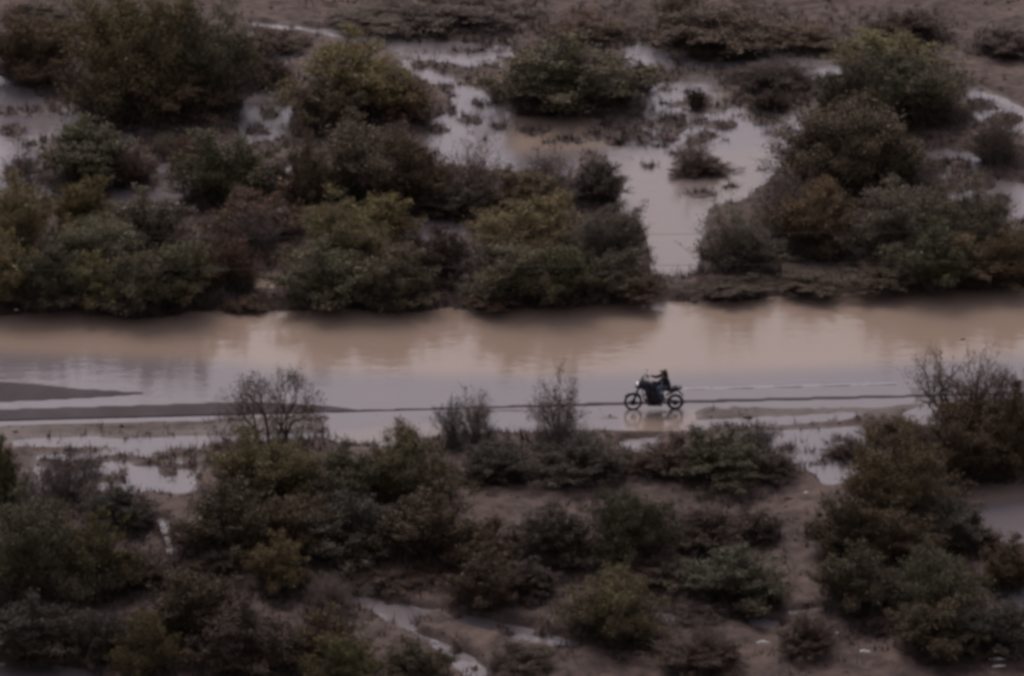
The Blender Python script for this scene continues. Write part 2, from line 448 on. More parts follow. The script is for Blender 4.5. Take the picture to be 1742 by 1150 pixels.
# ------------------------------------------------------------------ mesh helpers
def mesh_from(name, V, F4=None, F3=None, mat=None, attr=None, smooth=False):
    me = bpy.data.meshes.new(name)
    V = np.asarray(V, np.float32)
    me.vertices.add(len(V)); me.vertices.foreach_set('co', V.ravel())
    loops, starts = [], []
    k = 0
    for F, n in ((F4, 4), (F3, 3)):
        if F is not None and len(F):
            F = np.asarray(F, np.int32)
            loops.append(F.ravel()); starts.append(k + np.arange(len(F)) * n); k += len(F) * n
    lp = np.concatenate(loops); st = np.concatenate(starts)
    me.loops.add(len(lp)); me.loops.foreach_set('vertex_index', lp)
    me.polygons.add(len(st)); me.polygons.foreach_set('loop_start', st.astype(np.int32))
    if smooth: me.polygons.foreach_set('use_smooth', np.ones(len(st), bool))
    for an, vals in (attr or {}).items():
        a = me.attributes.new(an, 'FLOAT', 'POINT'); a.data.foreach_set('value', np.asarray(vals, np.float32))
    me.update(calc_edges=True); me.validate()
    if mat: me.materials.append(mat)
    return me

def link(name, me, parent=None):
    o = bpy.data.objects.new(name, me); COL.objects.link(o)
    if parent is not None: o.parent = parent
    return o

def tag(o, label=None, cat=None, group=None, kind=None):
    if label: o['label'] = label
    if cat: o['category'] = cat
    if group: o['group'] = group
    if kind: o['kind'] = kind
    return o

def empty(name, loc, rz=0):
    o = bpy.data.objects.new(name, None); COL.objects.link(o)
    o.empty_display_size = .2; o.location = loc; o.rotation_euler = (0, 0, rz)
    return o

def grid_faces(nx, ny):
    j, i = np.meshgrid(np.arange(ny - 1), np.arange(nx - 1), indexing='ij')
    a = (j * nx + i).ravel()
    return np.stack([a, a + 1, a + nx + 1, a + nx], 1)

def axis_coords(lo, hi, step, far):
    mid = np.arange(lo, hi + step / 2, step)
    out, d, k = [], step, 0
    v = hi
    while v < far:
        d *= 1.35; v += d; out.append(v)
    out = np.array(out)
    return np.concatenate([(lo - (out - hi))[::-1], mid, out])

# ------------------------------------------------------------------ ground, water, road
xs = axis_coords(-25, 25, .12, 4500)
ys = axis_coords(-38, 47, .17, 4500)
gx, gy = np.meshgrid(xs, ys)
gz = height(gx.ravel(), gy.ravel())
wet = np.clip(1 - (gz - .01) / .09, 0, 1)
V = np.stack([gx.ravel(), gy.ravel(), gz], 1)
tag(link('ground', mesh_from('ground', V, grid_faces(len(xs), len(ys)), mat=MAT['soil'], attr={'wet': wet}, smooth=True)), kind='structure')

wx = np.concatenate([[-900, -300, -100], np.arange(-30, 30.01, .25), [100, 300, 900]])
wy = np.arange(-42, 52.01, .35)
wgx, wgy = np.meshgrid(wx, wy)
ppx, ppy, _ = project(wgx.ravel(), wgy.ravel())
silt = sample(M_SILT, ppx, ppy)
V = np.stack([wgx.ravel(), wgy.ravel(), np.zeros(wgx.size)], 1)
tag(link('flood_water', mesh_from('flood_water', V, grid_faces(len(wx), len(wy)), mat=MAT['water'], attr={'silt': silt}, smooth=True)), kind='structure')

rs_ = np.concatenate([np.linspace(-900, -10, 60), np.arange(-8, 52, .14), np.linspace(54, 900, 60)])
rt_ = np.concatenate([[-1.62], np.arange(-1.55, 8.71, .09), [8.8]])
sg, tg = np.meshgrid(rs_, rt_)
rx = ROAD_O.x + sg.ravel() * ROAD_D.x + tg.ravel() * ROAD_N.x
ry = ROAD_O.y + sg.ravel() * ROAD_D.y + tg.ravel() * ROAD_N.y
rz = road_z(rx, ry)
edge = (tg.ravel() < -1.58) | (tg.ravel() > 8.75)
rz = np.where(edge, rz - .25, rz)
tag(link('road', mesh_from('road', np.stack([rx, ry, rz], 1), grid_faces(len(rs_), len(rt_)), mat=MAT['asphalt'], smooth=True)), kind='structure')

ls = np.concatenate([np.linspace(-300, -10, 40), np.arange(-8, 52, .2), np.linspace(54, 300, 40)])
lt = np.array([-.075, -.025, .025, .075])
sg, tg = np.meshgrid(ls, lt)
rx = ROAD_O.x + sg.ravel() * ROAD_D.x + tg.ravel() * ROAD_N.x
ry = ROAD_O.y + sg.ravel() * ROAD_D.y + tg.ravel() * ROAD_N.y
tag(link('road_marking', mesh_from('road_marking', np.stack([rx, ry, road_z(rx, ry) + .005], 1), grid_faces(len(ls), 4), mat=MAT['paint'])), kind='structure')

# ------------------------------------------------------------------ plants
def tubes(segs, sides=3):
    """tapered twigs from rows (p0, p1, r0, r1)"""
    S = np.asarray(segs, np.float32)
    p0, p1, r0, r1 = S[:, :3], S[:, 3:6], S[:, 6:7], S[:, 7:8]
    d = p1 - p0
    d /= np.linalg.norm(d, axis=1, keepdims=True) + 1e-9
    ref = np.where(np.abs(d[:, 2:3]) > .9, np.array([[1., 0, 0]]), np.array([[0, 0, 1.]]))
    u = np.cross(d, ref); u /= np.linalg.norm(u, axis=1, keepdims=True) + 1e-9
    w = np.cross(d, u)
    rings = []
    for base, r in ((p0, r0), (p1, r1)):
        for k in range(sides):
            a = 2 * math.pi * k / sides
            rings.append(base + (u * math.cos(a) + w * math.sin(a)) * r)
    V = np.stack(rings, 1).reshape(-1, 3)
    n = len(S); b = np.arange(n) * 2 * sides
    F = [np.stack([b + k, b + (k + 1) % sides, b + sides + (k + 1) % sides, b + sides + k], 1) for k in range(sides)]
    return V, np.concatenate(F)

def leaves(rng, P, size, long=3.0):
    n = len(P)
    a = rng.normal(size=(n, 3)) * np.array([.8, .8, 1.3]); a /= np.linalg.norm(a, axis=1, keepdims=True)
    b = np.cross(a, rng.normal(size=(n, 3))); b /= np.linalg.norm(b, axis=1, keepdims=True) + 1e-9
    s = size * np.exp(rng.normal(0, .35, (n, 1)))
    A, B = a * s * long * .5, b * s * .5
    V = np.stack([P - A, P + B * .9, P + A, P - B], 1).reshape(-1, 3)
    F = np.arange(n * 4).reshape(n, 4)
    return V, F

def shrub_proto(seed, name, n_main=16, tilt=None, n_sub=7, n_leaf=6000, leaf=.026, low=.35, wild=.22, twig_r=.006, flat=1.0, sub_len=.2, leaf_mat='leaf', stem_mat='bark', skirt=150, bare=.30):
    """unit plant: about 1 wide, 1 high; stems fan out from the root and carry sprays of leaves"""
    rng = np.random.default_rng(seed)
    segs, sprays = [], []
    for k in range(n_main):
        az = k * 2.39996 + rng.uniform(-.5, .5)
        q_ = (k + .5) / n_main
        lop = 1 + .22 * math.sin(az * 2 + seed) + .13 * math.sin(az * 3 + 2 * seed)       # lopsided outline
        r_ = .47 * math.sqrt(q_) * rng.uniform(.8, 1.12) * lop
        zmax = max(1 - (min(r_, .47) / .5) ** 2.3, .04) ** .62
        if k % 5 == 4: zt = zmax * rng.uniform(.12, .55); r_ = max(r_, .30)
        else: zt = zmax * rng.uniform(1 - wild, 1.0)
        if rng.random() < .24: zt *= rng.uniform(1.08, 1.42)
        tip = np.array([math.cos(az) * r_, math.sin(az) * r_, max(zt * .95 * flat, .05)])
        th = math.atan2(r_, zt)
        root = np.array([math.cos(az), math.sin(az), 0]) * rng.uniform(.01, .06)
        root[2] = -.04
        ctrl = (root + tip) * .5 + np.array([0, 0, .03 + .09 * math.sin(th)]) + rng.normal(0, .030, 3)
        T = np.linspace(0, 1, 7)[:, None]
        path = (1 - T) ** 2 * root + 2 * T * (1 - T) * ctrl + T ** 2 * tip
        rad = twig_r * (2.3 - 1.9 * T[:, 0])
        for i in range(6): segs.append([*path[i], *path[i + 1], rad[i], rad[i + 1]])
        for j in range(n_sub):
            t = rng.uniform(low, 1.0)
            p = (1 - t) ** 2 * root + 2 * t * (1 - t) * ctrl + t * t * tip
            d = tip - root; d /= np.linalg.norm(d)
            d = d * .85 + rng.normal(0, .42, 3); d[2] = d[2] * .8 + .22; d /= np.linalg.norm(d)
            ln = sub_len * rng.uniform(.45, 1.15)
            q = p + d * ln * np.array([1, 1, 1.0]); q[2] = max(q[2], .03)
            mid = (p + q) / 2 + rng.normal(0, .018, 3)
            segs.append([*p, *mid, twig_r * .75, twig_r * .5]); segs.append([*mid, *q, twig_r * .5, twig_r * .25])
            sprays.append((p, mid, q))
            for _ in range(3):
                tt = rng.uniform(.3, 1); a0 = p + (q - p) * tt
                dd = d * .9 + rng.normal(0, .45, 3); dd /= np.linalg.norm(dd)
                e = a0 + dd * ln * rng.uniform(.25, .55); e[2] = max(e[2], .02)
                segs.append([*a0, *e, twig_r * .4, twig_r * .2])
                sprays.append((a0, (a0 + e) / 2, e))
    for k in range(skirt):      # dry woody growth round the foot
        az = rng.uniform(0, 6.283); ra = .30 * math.sqrt(rng.random()); rb = min(ra + rng.uniform(.03, .22), .47)
        p = np.array([math.cos(az) * ra, math.sin(az) * ra, -.02]); az += rng.normal(0, .25)
        q = np.array([math.cos(az) * rb, math.sin(az) * rb, rng.uniform(.14, .46) * (1.1 - rb)])
        segs.append([*p, *q, twig_r * .9, twig_r * .5])
        for _ in range(6):
            a0 = p + (q - p) * rng.uniform(.25, 1); e = a0 + rng.normal(0, .055, 3) + np.array([0, 0, .035]); e[2] = max(e[2], .01)
            segs.append([*a0, *e, twig_r * .6, twig_r * .25])
    V, F = tubes(segs)
    stem = mesh_from(name + '_stem', V, F, mat=MAT[stem_mat], attr={'tint': rng.uniform(0, 1, len(V))})
    if n_leaf <= 0: return stem, None
    S = np.array(sprays)
    # some sprays are full, some nearly bare: leaves come in clumps with gaps
    wgt = rng.gamma(1.8, 1.0, len(S)) * np.where(S[:, 2, 2] < .34, bare, 1.0); wgt /= wgt.sum()
    idx = rng.choice(len(S), n_leaf, p=wgt)
    t = rng.uniform(.0, 1.1, (n_leaf, 1))
    P = S[idx, 0] * (1 - t) + S[idx, 2] * t + rng.normal(0, .026, (n_leaf, 3))
    P[:, 2] = np.maximum(P[:, 2], .012)
    V, F = leaves(rng, P, leaf)
    clump = rng.uniform(0, 1, len(S))[idx]
    tn = np.repeat(np.clip(.35 * clump + .65 * rng.uniform(0, 1, n_leaf), 0, 1), 4)
    fr = np.clip((P[:, 2] - .38 + rng.normal(0, .16, n_leaf) + .5 * (clump - .5)) / .35, 0, 1)
    return stem, mesh_from(name + '_crown', V, F, mat=MAT[leaf_mat], attr={'tint': tn, 'fresh': np.repeat(fr, 4)})

def tree_proto(seed, name, levels=5, spread=.55, n_leaf=900, leaf=.016, trunks=1, r0=.028, lean=.2, stem_mat='bark'):
    rng = np.random.default_rng(seed)
    thick, thin, tips = [], [], []
    def grow(p, d, ln, r, lv):
        n = 3
        for i in range(n):
            d2 = d + rng.normal(0, .16, 3); d2[2] += .03; d2 /= np.linalg.norm(d2)
            q = p + d2 * ln / n; q[2] = max(q[2], .02)
            ra, rb = r * (1 - .12 * i), r * (1 - .12 * (i + 1))
            (thick if lv >= levels - 2 else thin).append([*p, *q, ra, rb])
            p, d = q, d2
            if lv < levels - 1 and rng.random() < .4 and lv > 0:
                s = d + rng.normal(0, .8, 3); s /= np.linalg.norm(s)
                grow(p, s, ln * .5, rb * .5, max(lv - 2, 0))
        if lv <= 0:
            tips.append(p); return
        for k in range(3 if rng.random() < .6 else 2):
            s = d + rng.normal(0, spread, 3); s[2] = s[2] * .75 + .12; s /= np.linalg.norm(s)
            grow(p, s, ln * rng.uniform(.66, .86), r * .64 * (1 - .1), lv - 1)
    for k in range(trunks):
        az = 2 * math.pi * k / max(trunks, 1) + rng.uniform(-.4, .4)
        d = np.array([math.cos(az) * lean, math.sin(az) * lean, 1.0]); d /= np.linalg.norm(d)
        grow(np.array([math.cos(az) * .02, math.sin(az) * .02, -.05]), d, .27, r0, levels)
    allp = np.array([s[3:6] for s in thick + thin])
    w = max(np.percentile(allp[:, 0], 98) - np.percentile(allp[:, 0], 2), np.percentile(allp[:, 1], 98) - np.percentile(allp[:, 1], 2)); h = np.percentile(allp[:, 2], 99)
    def norm(s):
        s = np.array(s)
        for c in (0, 1, 3, 4): s[:, c] /= w
        for c in (2, 5): s[:, c] /= h
        return s
    V, F = tubes(norm(thick), 5)
    trunk = mesh_from(name + '_trunk', V, F, mat=MAT[stem_mat], smooth=True)
    V, F = tubes(norm(thin), 3)
    tint_ = rng.uniform(0, 1, len(V))
    if n_leaf:
        T = np.array(tips) / np.array([w, w, h])
        P = T[rng.integers(0, len(T), n_leaf)] + rng.normal(0, .02, (n_leaf, 3)); P[:, 2] = np.maximum(P[:, 2], .02)
        V2, F2 = leaves(rng, P, leaf)
        F = np.concatenate([F, F2 + len(V)]); V = np.concatenate([V, V2]); tint_ = np.concatenate([tint_, rng.uniform(0, 1, len(V2))])
    crown = mesh_from(name + '_crown', V, F, mat=MAT['leaf'], attr={'tint': tint_})
    return trunk, crown

PROTO = {
    'G': [shrub_proto(s, 'green_shrub', 38, None, 10, 34000, .0095, .18, .30) for s in (1, 2, 3)],
    'L': [shrub_proto(s, 'large_shrub', 64, None, 12, 70000, .0064, .16, .34, .0032, sub_len=.15) for s in (11, 12, 13)],
    'D': [shrub_proto(s, 'dense_shrub', 48, None, 9, 36000, .0095, .12, .22, .006, bare=.5) for s in (21, 22)],
    'S': [shrub_proto(s, 'scrub', 44, None, 9, 22000, .0095, .10, .45, .006, sub_len=.20) for s in (31, 32, 33)],
    'B': [shrub_proto(s, 'twig_shrub', 30, None, 16, 4000, .0085, .22, .30, .0036, sub_len=.24, stem_mat='twig', skirt=40) for s in (41, 42, 43)],
    'T': [tree_proto(s, 'bare_tree', 6, .58, 9000, .0052, tr, .020, .75) for s, tr in ((51, 5),)] + [tree_proto(56, 'bare_tree', 6, .72, 5000, .0045, 4, .030, 1.2)],
}
KIND = {'G': ('green_shrub', 'shrub', .09), 'L': ('desert_tree', 'tree', .07), 'D': ('dense_shrub', 'shrub', .11), 'S': ('dry_scrub', 'shrub', .12),
        'B': ('twiggy_shrub', 'shrub', .03), 'T': ('bare_tree', 'tree', .0)}
O_ = (.150, .122, .054); GG = (.120, .106, .062); DG = (.082, .076, .040); BR = (.098, .058, .038); DB = (.066, .041, .029)
PB = (.070, .053, .045); TN = (.19, .15, .115); BK = (.050, .042, .030); YE = (.140, .118, .052); GB = (.112, .090, .064)
COLS = dict(O=O_, GG=GG, DG=DG, BR=BR, DB=DB, PB=PB, TN=TN, BK=BK, YE=YE, GB=GB)

FAR, NEAR = 'desert shrubs on the far side of the flooded road', 'desert shrubs on the near side of the flooded road'
#    kind cx   top  bot   w   colour  label
PLANTS = [
    # ---- far side, top of the slope
    ('S', 1215, 12, 102, 225, 'DB', 'dark brown scrub mound above the head of the main wash'),
    ('S', 1165, -12, 40, 90, 'BR', 'small brown scrub at the upper picture edge over the wash head'),
    ('D', 1545, 22, 66, 110, 'DB', 'low dark shrub alone on bare slope in the upper right'),
    ('S', 1712, 48, 100, 110, 'PB', 'flat purplish scrub on bare dirt in the upper right corner'),
    ('S', 760, -8, 62, 230, 'PB', 'flat purplish scrub patch on dirt above the long thin stream'),
    ('S', 1000, 25, 80, 130, 'BR', 'thin brown scrub on dirt right above the round dark bush'),
    ('S', 620, 14, 48, 120, 'PB', 'small low scrub just above the narrow start of the stream'),
    ('S', 1370, 40, 84, 120, 'BR', 'faint low brown scrub on the slope above the wash'),
    ('S', 60, 0, 50, 110, 'GB', 'greyish scrub in the upper left corner'),
    # ---- upper left trees
    ('L', 60, 28, 135, 170, 'BR', 'brown rounded bush at the upper left edge beside the tallest tree'),
    ('L', 225, -18, 200, 230, 'O', 'large olive tree with brown base, biggest in the upper left'),
    ('L', 345, 10, 190, 180, 'GG', 'grey green tree leaning against the big olive tree'),
    ('G', 275, 95, 212, 170, 'BR', 'reddish brown bush in front of the big olive tree'),
    ('S', 462, 50, 100, 110, 'DB', 'dark flat scrub where the thin stream begins'),
    ('S', 452, 90, 152, 85, 'DB', 'dark scrub just above the forked white puddle'),
    ('L', 600, 80, 205, 225, 'O', 'broad olive crown beside the diagonal stream'),
    ('G', 575, 125, 222, 150, 'BR', 'brown bush below the broad olive crown by the stream'),
    ('S', 690, 130, 210, 110, 'BR', 'brown scrub between olive crown and diagonal stream'),
    ('D', 962, 78, 200, 238, 'DG', 'round dark green bush standing between stream and wash'),
    ('B', 950, 62, 165, 150, 'TN', 'pale twigs rising over the round dark green bush'),
    ('D', 1088, 112, 150, 52, 'DB', 'small dark clump right beside the round dark green bush'),
    ('D', 1185, 155, 185, 30, 'BK', 'tiny dark round bush alone in the wash water'),
    ('S', 1193, 268, 306, 95, 'DB', 'flat dark tuft surrounded by tan wash water'),
    ('B', 1180, 228, 296, 85, 'TN', 'pale dry grass clump behind the flat tuft in the wash'),
    ('S', 1312, 108, 158, 130, 'DB', 'dark spreading scrub in the puddles at the head of the wash'),
    ('B', 1320, 92, 152, 140, 'PB', 'bare purplish twigs over the dark spreading scrub'),
    ('S', 1312, 152, 192, 60, 'DB', 'small dark tuft below the spreading scrub at the wash head'),
    ('G', 1515, 58, 140, 165, 'O', 'yellowish olive bush on the upper right slope'),
    ('L', 1545, 90, 212, 200, 'DG', 'dark green tree below the yellowish bush in the upper right'),
    ('G', 1445, 110, 225, 110, 'GB', 'grey brown bush left of the dark green tree in the upper right'),
    ('L', 1445, 175, 342, 245, 'BR', 'big rust brown bush on the right bank of the wash'),
    ('G', 1520, 235, 335, 110, 'DB', 'dark brown bush leaning against the big rust brown bush'),
    ('B', 1695, 180, 280, 110, 'DB', 'dark bare twigs at the upper right edge among puddles'),
    ('S', 1690, 225, 275, 90, 'BK', 'low black scrub under the bare twigs at the upper right edge'),
    ('B', 1580, 270, 345, 90, 'PB', 'thin purplish twigs in the puddles on the right'),
    # ---- far side, middle row
    ('G', 160, 212, 318, 180, 'DG', 'dark green bush right of the upper left pool'),
    ('B', 45, 245, 345, 110, 'PB', 'leafless purplish shrub at the left edge of the upper left pool'),
    ('S', 215, 250, 320, 90, 'DB', 'dark brown scrub beside the dark green bush near the upper left pool'),
    ('B', 285, 225, 262, 65, 'YE', 'little tan herb patch below the big olive tree'),
    ('G', 388, 232, 362, 165, 'DG', 'dark bush with green top below the forked white puddle'),
    ('S', 330, 235, 300, 80, 'BR', 'brown scrub left of the green topped dark bush'),
    ('L', 625, 205, 350, 215, 'GB', 'grey olive tree in the middle of the far thicket'),
    ('G', 700, 240, 360, 120, 'BR', 'brown bush right of the grey olive tree in the far thicket'),
    ('G', 520, 250, 365, 90, 'BR', 'reddish bush left of the grey olive tree in the far thicket'),
    ('B', 805, 240, 352, 140, 'TN', 'pale leafless shrub near the end of the diagonal stream'),
    ('B', 930, 248, 345, 130, 'TN', 'pale leafless shrub between stream end and wash'),
    ('S', 775, 305, 372, 130, 'BK', 'black low scrub at the foot of the pale leafless shrubs'),
    ('G', 890, 290, 375, 150, 'BR', 'brown bush behind the big round olive bush at the bank'),
    ('S', 1018, 274, 348, 92, 'BK', 'dark pointed clump jutting into the wash'),
    ('S', 440, 325, 420, 150, 'BR', 'brown scrub in the middle of the left thicket'),
    ('G', 640, 340, 440, 140, 'O', 'olive bush just behind the green bush pair at the bank'),
    ('G', 145, 308, 415, 110, 'O', 'olive bush behind the two green bushes at the left bank'),
    ('G', 250, 335, 440, 150, 'GB', 'grey olive bush in the left thicket'),
    ('B', 430, 345, 435, 130, 'PB', 'pinkish twigs in the gap of the left thicket'),
    # ---- far bank, front row
    ('L', 30, 312, 470, 170, 'O', 'tall olive bush at the left edge, second rank from the flood'),
    ('G', 15, 415, 522, 130, 'O', 'lower olive bush on the bank at the left edge'),
    ('G', 80, 425, 530, 110, 'DG', 'dark green bush at the waterline near the left edge'),
    ('L', 165, 372, 490, 170, 'GG', 'grey green bush behind the front bushes of the left bank'),
    ('G', 160, 442, 530, 120, 'O', 'olive green bush on the left bank above brown reflections'),
    ('G', 235, 430, 540, 120, 'GG', 'low green bush touching the flood on the left bank'),
    ('G', 305, 415, 522, 140, 'DG', 'dark green bush left of the gap in the bank thicket'),
    ('S', 385, 400, 505, 110, 'BR', 'brown scrub in the gap of the bank thicket'),
    ('S', 420, 505, 536, 70, 'BR', 'small orange brown tuft right on the waterline'),
    ('L', 580, 350, 475, 180, 'O', 'tall green bush behind the bank left of the dark gap'),
    ('G', 560, 425, 527, 150, 'GG', 'low green bush on the waterline left of the dark gap'),
    ('G', 668, 425, 530, 130, 'GG', 'green bush overhanging the flood beside the dark gap'),
    ('S', 745, 385, 495, 120, 'DB', 'dark brown scrub filling the gap left of the big olive bush'),
    ('L', 900, 338, 470, 215, 'O', 'big round olive bush left of the wash mouth'),
    ('G', 870, 415, 515, 150, 'GG', 'green bush on the bank in front of the big round olive bush'),
    ('G', 960, 420, 522, 130, 'DG', 'green bush at the foot of the big round olive bush'),
    ('L', 1035, 350, 478, 150, 'GB', 'grey brown bush at the left corner of the wash mouth'),
    ('S', 1045, 425, 512, 120, 'GB', 'grey scrub on the bank under the left corner of the wash mouth'),
    ('S', 835, 498, 530, 90, 'BR', 'low rusty tuft at the waterline under the big round olive bush'),
    ('S', 1090, 470, 516, 90, 'BR', 'reddish scrub on the bank at the wash mouth'),
    ('B', 1245, 345, 468, 150, 'GG', 'twiggy grey green bush at the right corner of the wash mouth'),
    ('G', 1270, 385, 468, 120, 'GB', 'dense grey bush right beside the wash mouth'),
    ('L', 1390, 312, 435, 165, 'BR', 'brown bush below the big rust brown bush'),
    ('B', 1340, 300, 400, 140, 'PB', 'purplish twigs leaning over the wash on its right bank'),
    ('L', 1530, 316, 450, 185, 'GB', 'grey olive bush behind the right bank of the flooded road'),
    ('S', 1545, 408, 487, 130, 'GB', 'grey scrub on the right bank below the grey olive bush'),
    ('L', 1650, 320, 455, 180, 'GB', 'wide grey bush with purplish twigs behind the right bank'),
    ('G', 1665, 408, 488, 130, 'BR', 'brown bush on the right bank below the wide grey bush'),
    ('G', 1590, 395, 495, 130, 'DG', 'dark bush at the foot of the grey olive pair on the right bank'),
    ('G', 1722, 395, 488, 100, 'BR', 'brown bush on the bank at the right edge'),
    ('S', 1380, 465, 506, 110, 'DB', 'low dark scrub on the berm right of the wash mouth'),
    ('S', 1250, 470, 506, 120, 'PB', 'thin purplish scrub along the berm at the wash mouth'),
    ('S', 1510, 448, 502, 140, 'DB', 'dark scrub along the berm under the grey olive bush'),
    # ---- near side, first row by the shoulder
    ('T', 462, 630, 768, 185, 'PB', 'leafless small tree on the near shoulder left of centre'),
    ('B', 770, 672, 756, 75, 'GB', 'grey twiggy bush on the shoulder, one of two close together'),
    ('B', 810, 662, 752, 80, 'TN', 'paler twiggy bush on the shoulder close to its grey twin'),
    ('B', 952, 640, 765, 120, 'TN', 'tan feathery shrub on the shoulder left of the motorcycle'),
    ('B', 1285, 712, 775, 105, 'PB', 'sparse purplish twigs right of the motorcycle by the puddle'),
    ('T', 1640, 588, 770, 225, 'DB', 'large bare tree at the right edge overhanging the flooded road'),
    ('B', 1735, 650, 745, 90, 'GB', 'grey twiggy shrub behind the large bare tree at the right'),
    ('B', 118, 752, 850, 145, 'PB', 'bare dark shrub among left shoulder puddles'),
    ('G', 5, 752, 860, 80, 'O', 'olive bush cut by the left edge below the shoulder'),
    ('L', 455, 748, 880, 220, 'YE', 'yellow green bush in front of the leafless small tree'),
    ('L', 690, 728, 870, 190, 'O', 'olive bush with yellow sprigs left of centre below the shoulder'),
    ('G', 600, 765, 880, 140, 'GG', 'grey green bush between yellow green and olive bushes'),
    ('D', 850, 745, 828, 150, 'BK', 'dark brush clump under the paired twiggy bushes'),
    ('D', 985, 742, 822, 170, 'BK', 'dark brush clump below the tan feathery shrub'),
    ('S', 1140, 738, 818, 140, 'BR', 'brown brush below the motorcycle puddle'),
    ('G', 1230, 742, 828, 180, 'DG', 'dark green brush right below the motorcycle'),
    ('S', 1315, 765, 822, 90, 'DB', 'dark low tip of the brush row beside the forked puddle'),
    ('S', 1440, 748, 785, 70, 'DB', 'small dark tuft beside the forked puddle on the right'),
    ('L', 1640, 688, 815, 190, 'BR', 'brown thicket at the foot of the large bare tree'),
    ('G', 1715, 680, 820, 130, 'DB', 'dark thicket at the right edge under the bare tree'),
    ('S', 1520, 700, 760, 110, 'BR', 'low brown scrub left of the large bare tree'),
    # ---- near side, second row
    ('D', 205, 828, 905, 125, 'BK', 'very dark bush beside the narrow trickle on the left'),
    ('G', 385, 832, 955, 190, 'DB', 'dark brown bush below the yellow green bush'),
    ('G', 500, 845, 950, 150, 'BR', 'brown bush under the grey green bush left of centre'),
    ('L', 60, 845, 1035, 215, 'GG', 'big grey green bush at the left edge'),
    ('G', 165, 890, 1015, 130, 'O', 'olive bush right of the big grey green bush at the left edge'),
    ('D', 235, 935, 1010, 120, 'DB', 'dark shrub below the narrow trickle on the left'),
    ('D', 600, 838, 960, 190, 'BK', 'dark bush in the centre of the lower left thicket'),
    ('G', 730, 840, 965, 180, 'DB', 'dark brown bush right of the dark central thicket'),
    ('S', 820, 870, 965, 130, 'BR', 'rusty brush near the middle of the lower half'),
    ('D', 945, 858, 965, 140, 'BK', 'dark bush on the left end of the long lower brush row'),
    ('L', 1075, 835, 965, 170, 'DG', 'dark green bush amid the long lower brush row'),
    ('S', 1200, 848, 945, 160, 'DB', 'purplish dark brush on the right of the long lower row'),
    ('S', 1285, 862, 925, 90, 'DB', 'dark tip of the long lower brush row by the sandy track'),
    ('G', 1245, 940, 1035, 185, 'DG', 'low green bush left of the sandy track'),
    ('S', 1290, 965, 1032, 90, 'BR', 'brown scrub at the edge of the sandy track'),
    ('S', 1120, 940, 1005, 130, 'DB', 'dark scrub between brush row and green topped bush'),
    ('L', 1040, 972, 1094, 190, 'O', 'rounded bush with yellow green top at the bottom centre'),
    ('D', 1060, 1030, 1100, 180, 'BK', 'dark skirt of brush under the yellow green topped bush'),
    ('S', 680, 955, 1005, 160, 'DB', 'flat dark scrub above the silvery puddle at the bottom'),
    ('G', 825, 945, 1036, 125, 'BR', 'brown bush right above the silvery rivulet'),
    ('D', 895, 950, 1020, 110, 'DB', 'dark bush right of the brown bush above the rivulet'),
    ('S', 365, 930, 988, 80, 'DB', 'small dark scrub on the pale dirt patch lower left'),
    ('G', 475, 918, 1015, 115, 'O', 'olive shrub right of the pale dirt patch lower left'),
    ('B', 560, 972, 1035, 95, 'TN', 'pinkish dry twigs left of the silvery puddle'),
    # ---- bottom
    ('D', 60, 1010, 1135, 180, 'BK', 'very dark bush in the lower left corner'),
    ('D', 175, 1030, 1125, 120, 'BK', 'very dark bush next to the one in the lower left corner'),
    ('G', 320, 970, 1105, 190, 'DB', 'dark bush with brown sprigs in the lower left'),
    ('G', 255, 1045, 1165, 110, 'O', 'olive bush at the bottom edge on the left'),
    ('D', 420, 1020, 1165, 180, 'DB', 'dark brown bush at the bottom edge left of centre'),
    ('G', 555, 1042, 1140, 140, 'BR', 'wide brown bush below the pinkish twigs'),
    ('G', 585, 1085, 1180, 120, 'YE', 'yellow olive bush cut by the bottom edge'),
    ('G', 705, 1098, 1175, 130, 'DB', 'dark brown bush at the bottom edge by the rivulet'),
    ('S', 895, 1092, 1146, 125, 'DB', 'low oval dark brown shrub on dirt below the rivulet'),
    ('B', 1200, 1050, 1125, 120, 'GB', 'grey sprigs over the low shrub at the bottom right of centre'),
    ('D', 1195, 1082, 1150, 150, 'DB', 'low dark shrub at the bottom under grey sprigs'),
    ('S', 1185, 1020, 1062, 100, 'PB', 'thin scrub below the low green bush on dirt'),
    ('D', 1370, 1052, 1118, 110, 'DB', 'isolated dark oval shrub on sandy ground at the lower right'),
    ('B', 1375, 1035, 1095, 100, 'GB', 'brown sprigs over the isolated oval shrub'),
    # ---- lower right thicket
    ('L', 1530, 742, 905, 190, 'O', 'tall olive green bush right of the sandy track'),
    ('G', 1450, 845, 950, 130, 'DB', 'dark brown bush at the upper bend of the sandy track'),
    ('D', 1610, 845, 942, 160, 'BK', 'very dark bush by the lower right pond'),
    ('S', 1665, 890, 940, 90, 'DB', 'dark pointed scrub reaching into the lower right pond'),
    ('G', 1530, 870, 970, 150, 'BR', 'brown bush in the lower right thicket'),
    ('G', 1455, 935, 1042, 140, 'PB', 'purplish brown bush along the right of the sandy track'),
    ('L', 1590, 930, 1065, 170, 'GG', 'grey green bush in the lower right thicket'),
    ('D', 1520, 970, 1050, 120, 'BK', 'dark bush between purplish and grey green bushes'),
    ('G', 1715, 925, 1010, 110, 'BR', 'brown bush at the right edge below the pond'),
    ('D', 1690, 1015, 1115, 150, 'BK', 'dark bush at the right edge near the bottom'),
    ('G', 1590, 1020, 1120, 160, 'DB', 'dark brown bush at the lower right'),
    ('S', 1500, 1038, 1078, 90, 'DB', 'low scrub on the sandy slope at the lower right'),
]

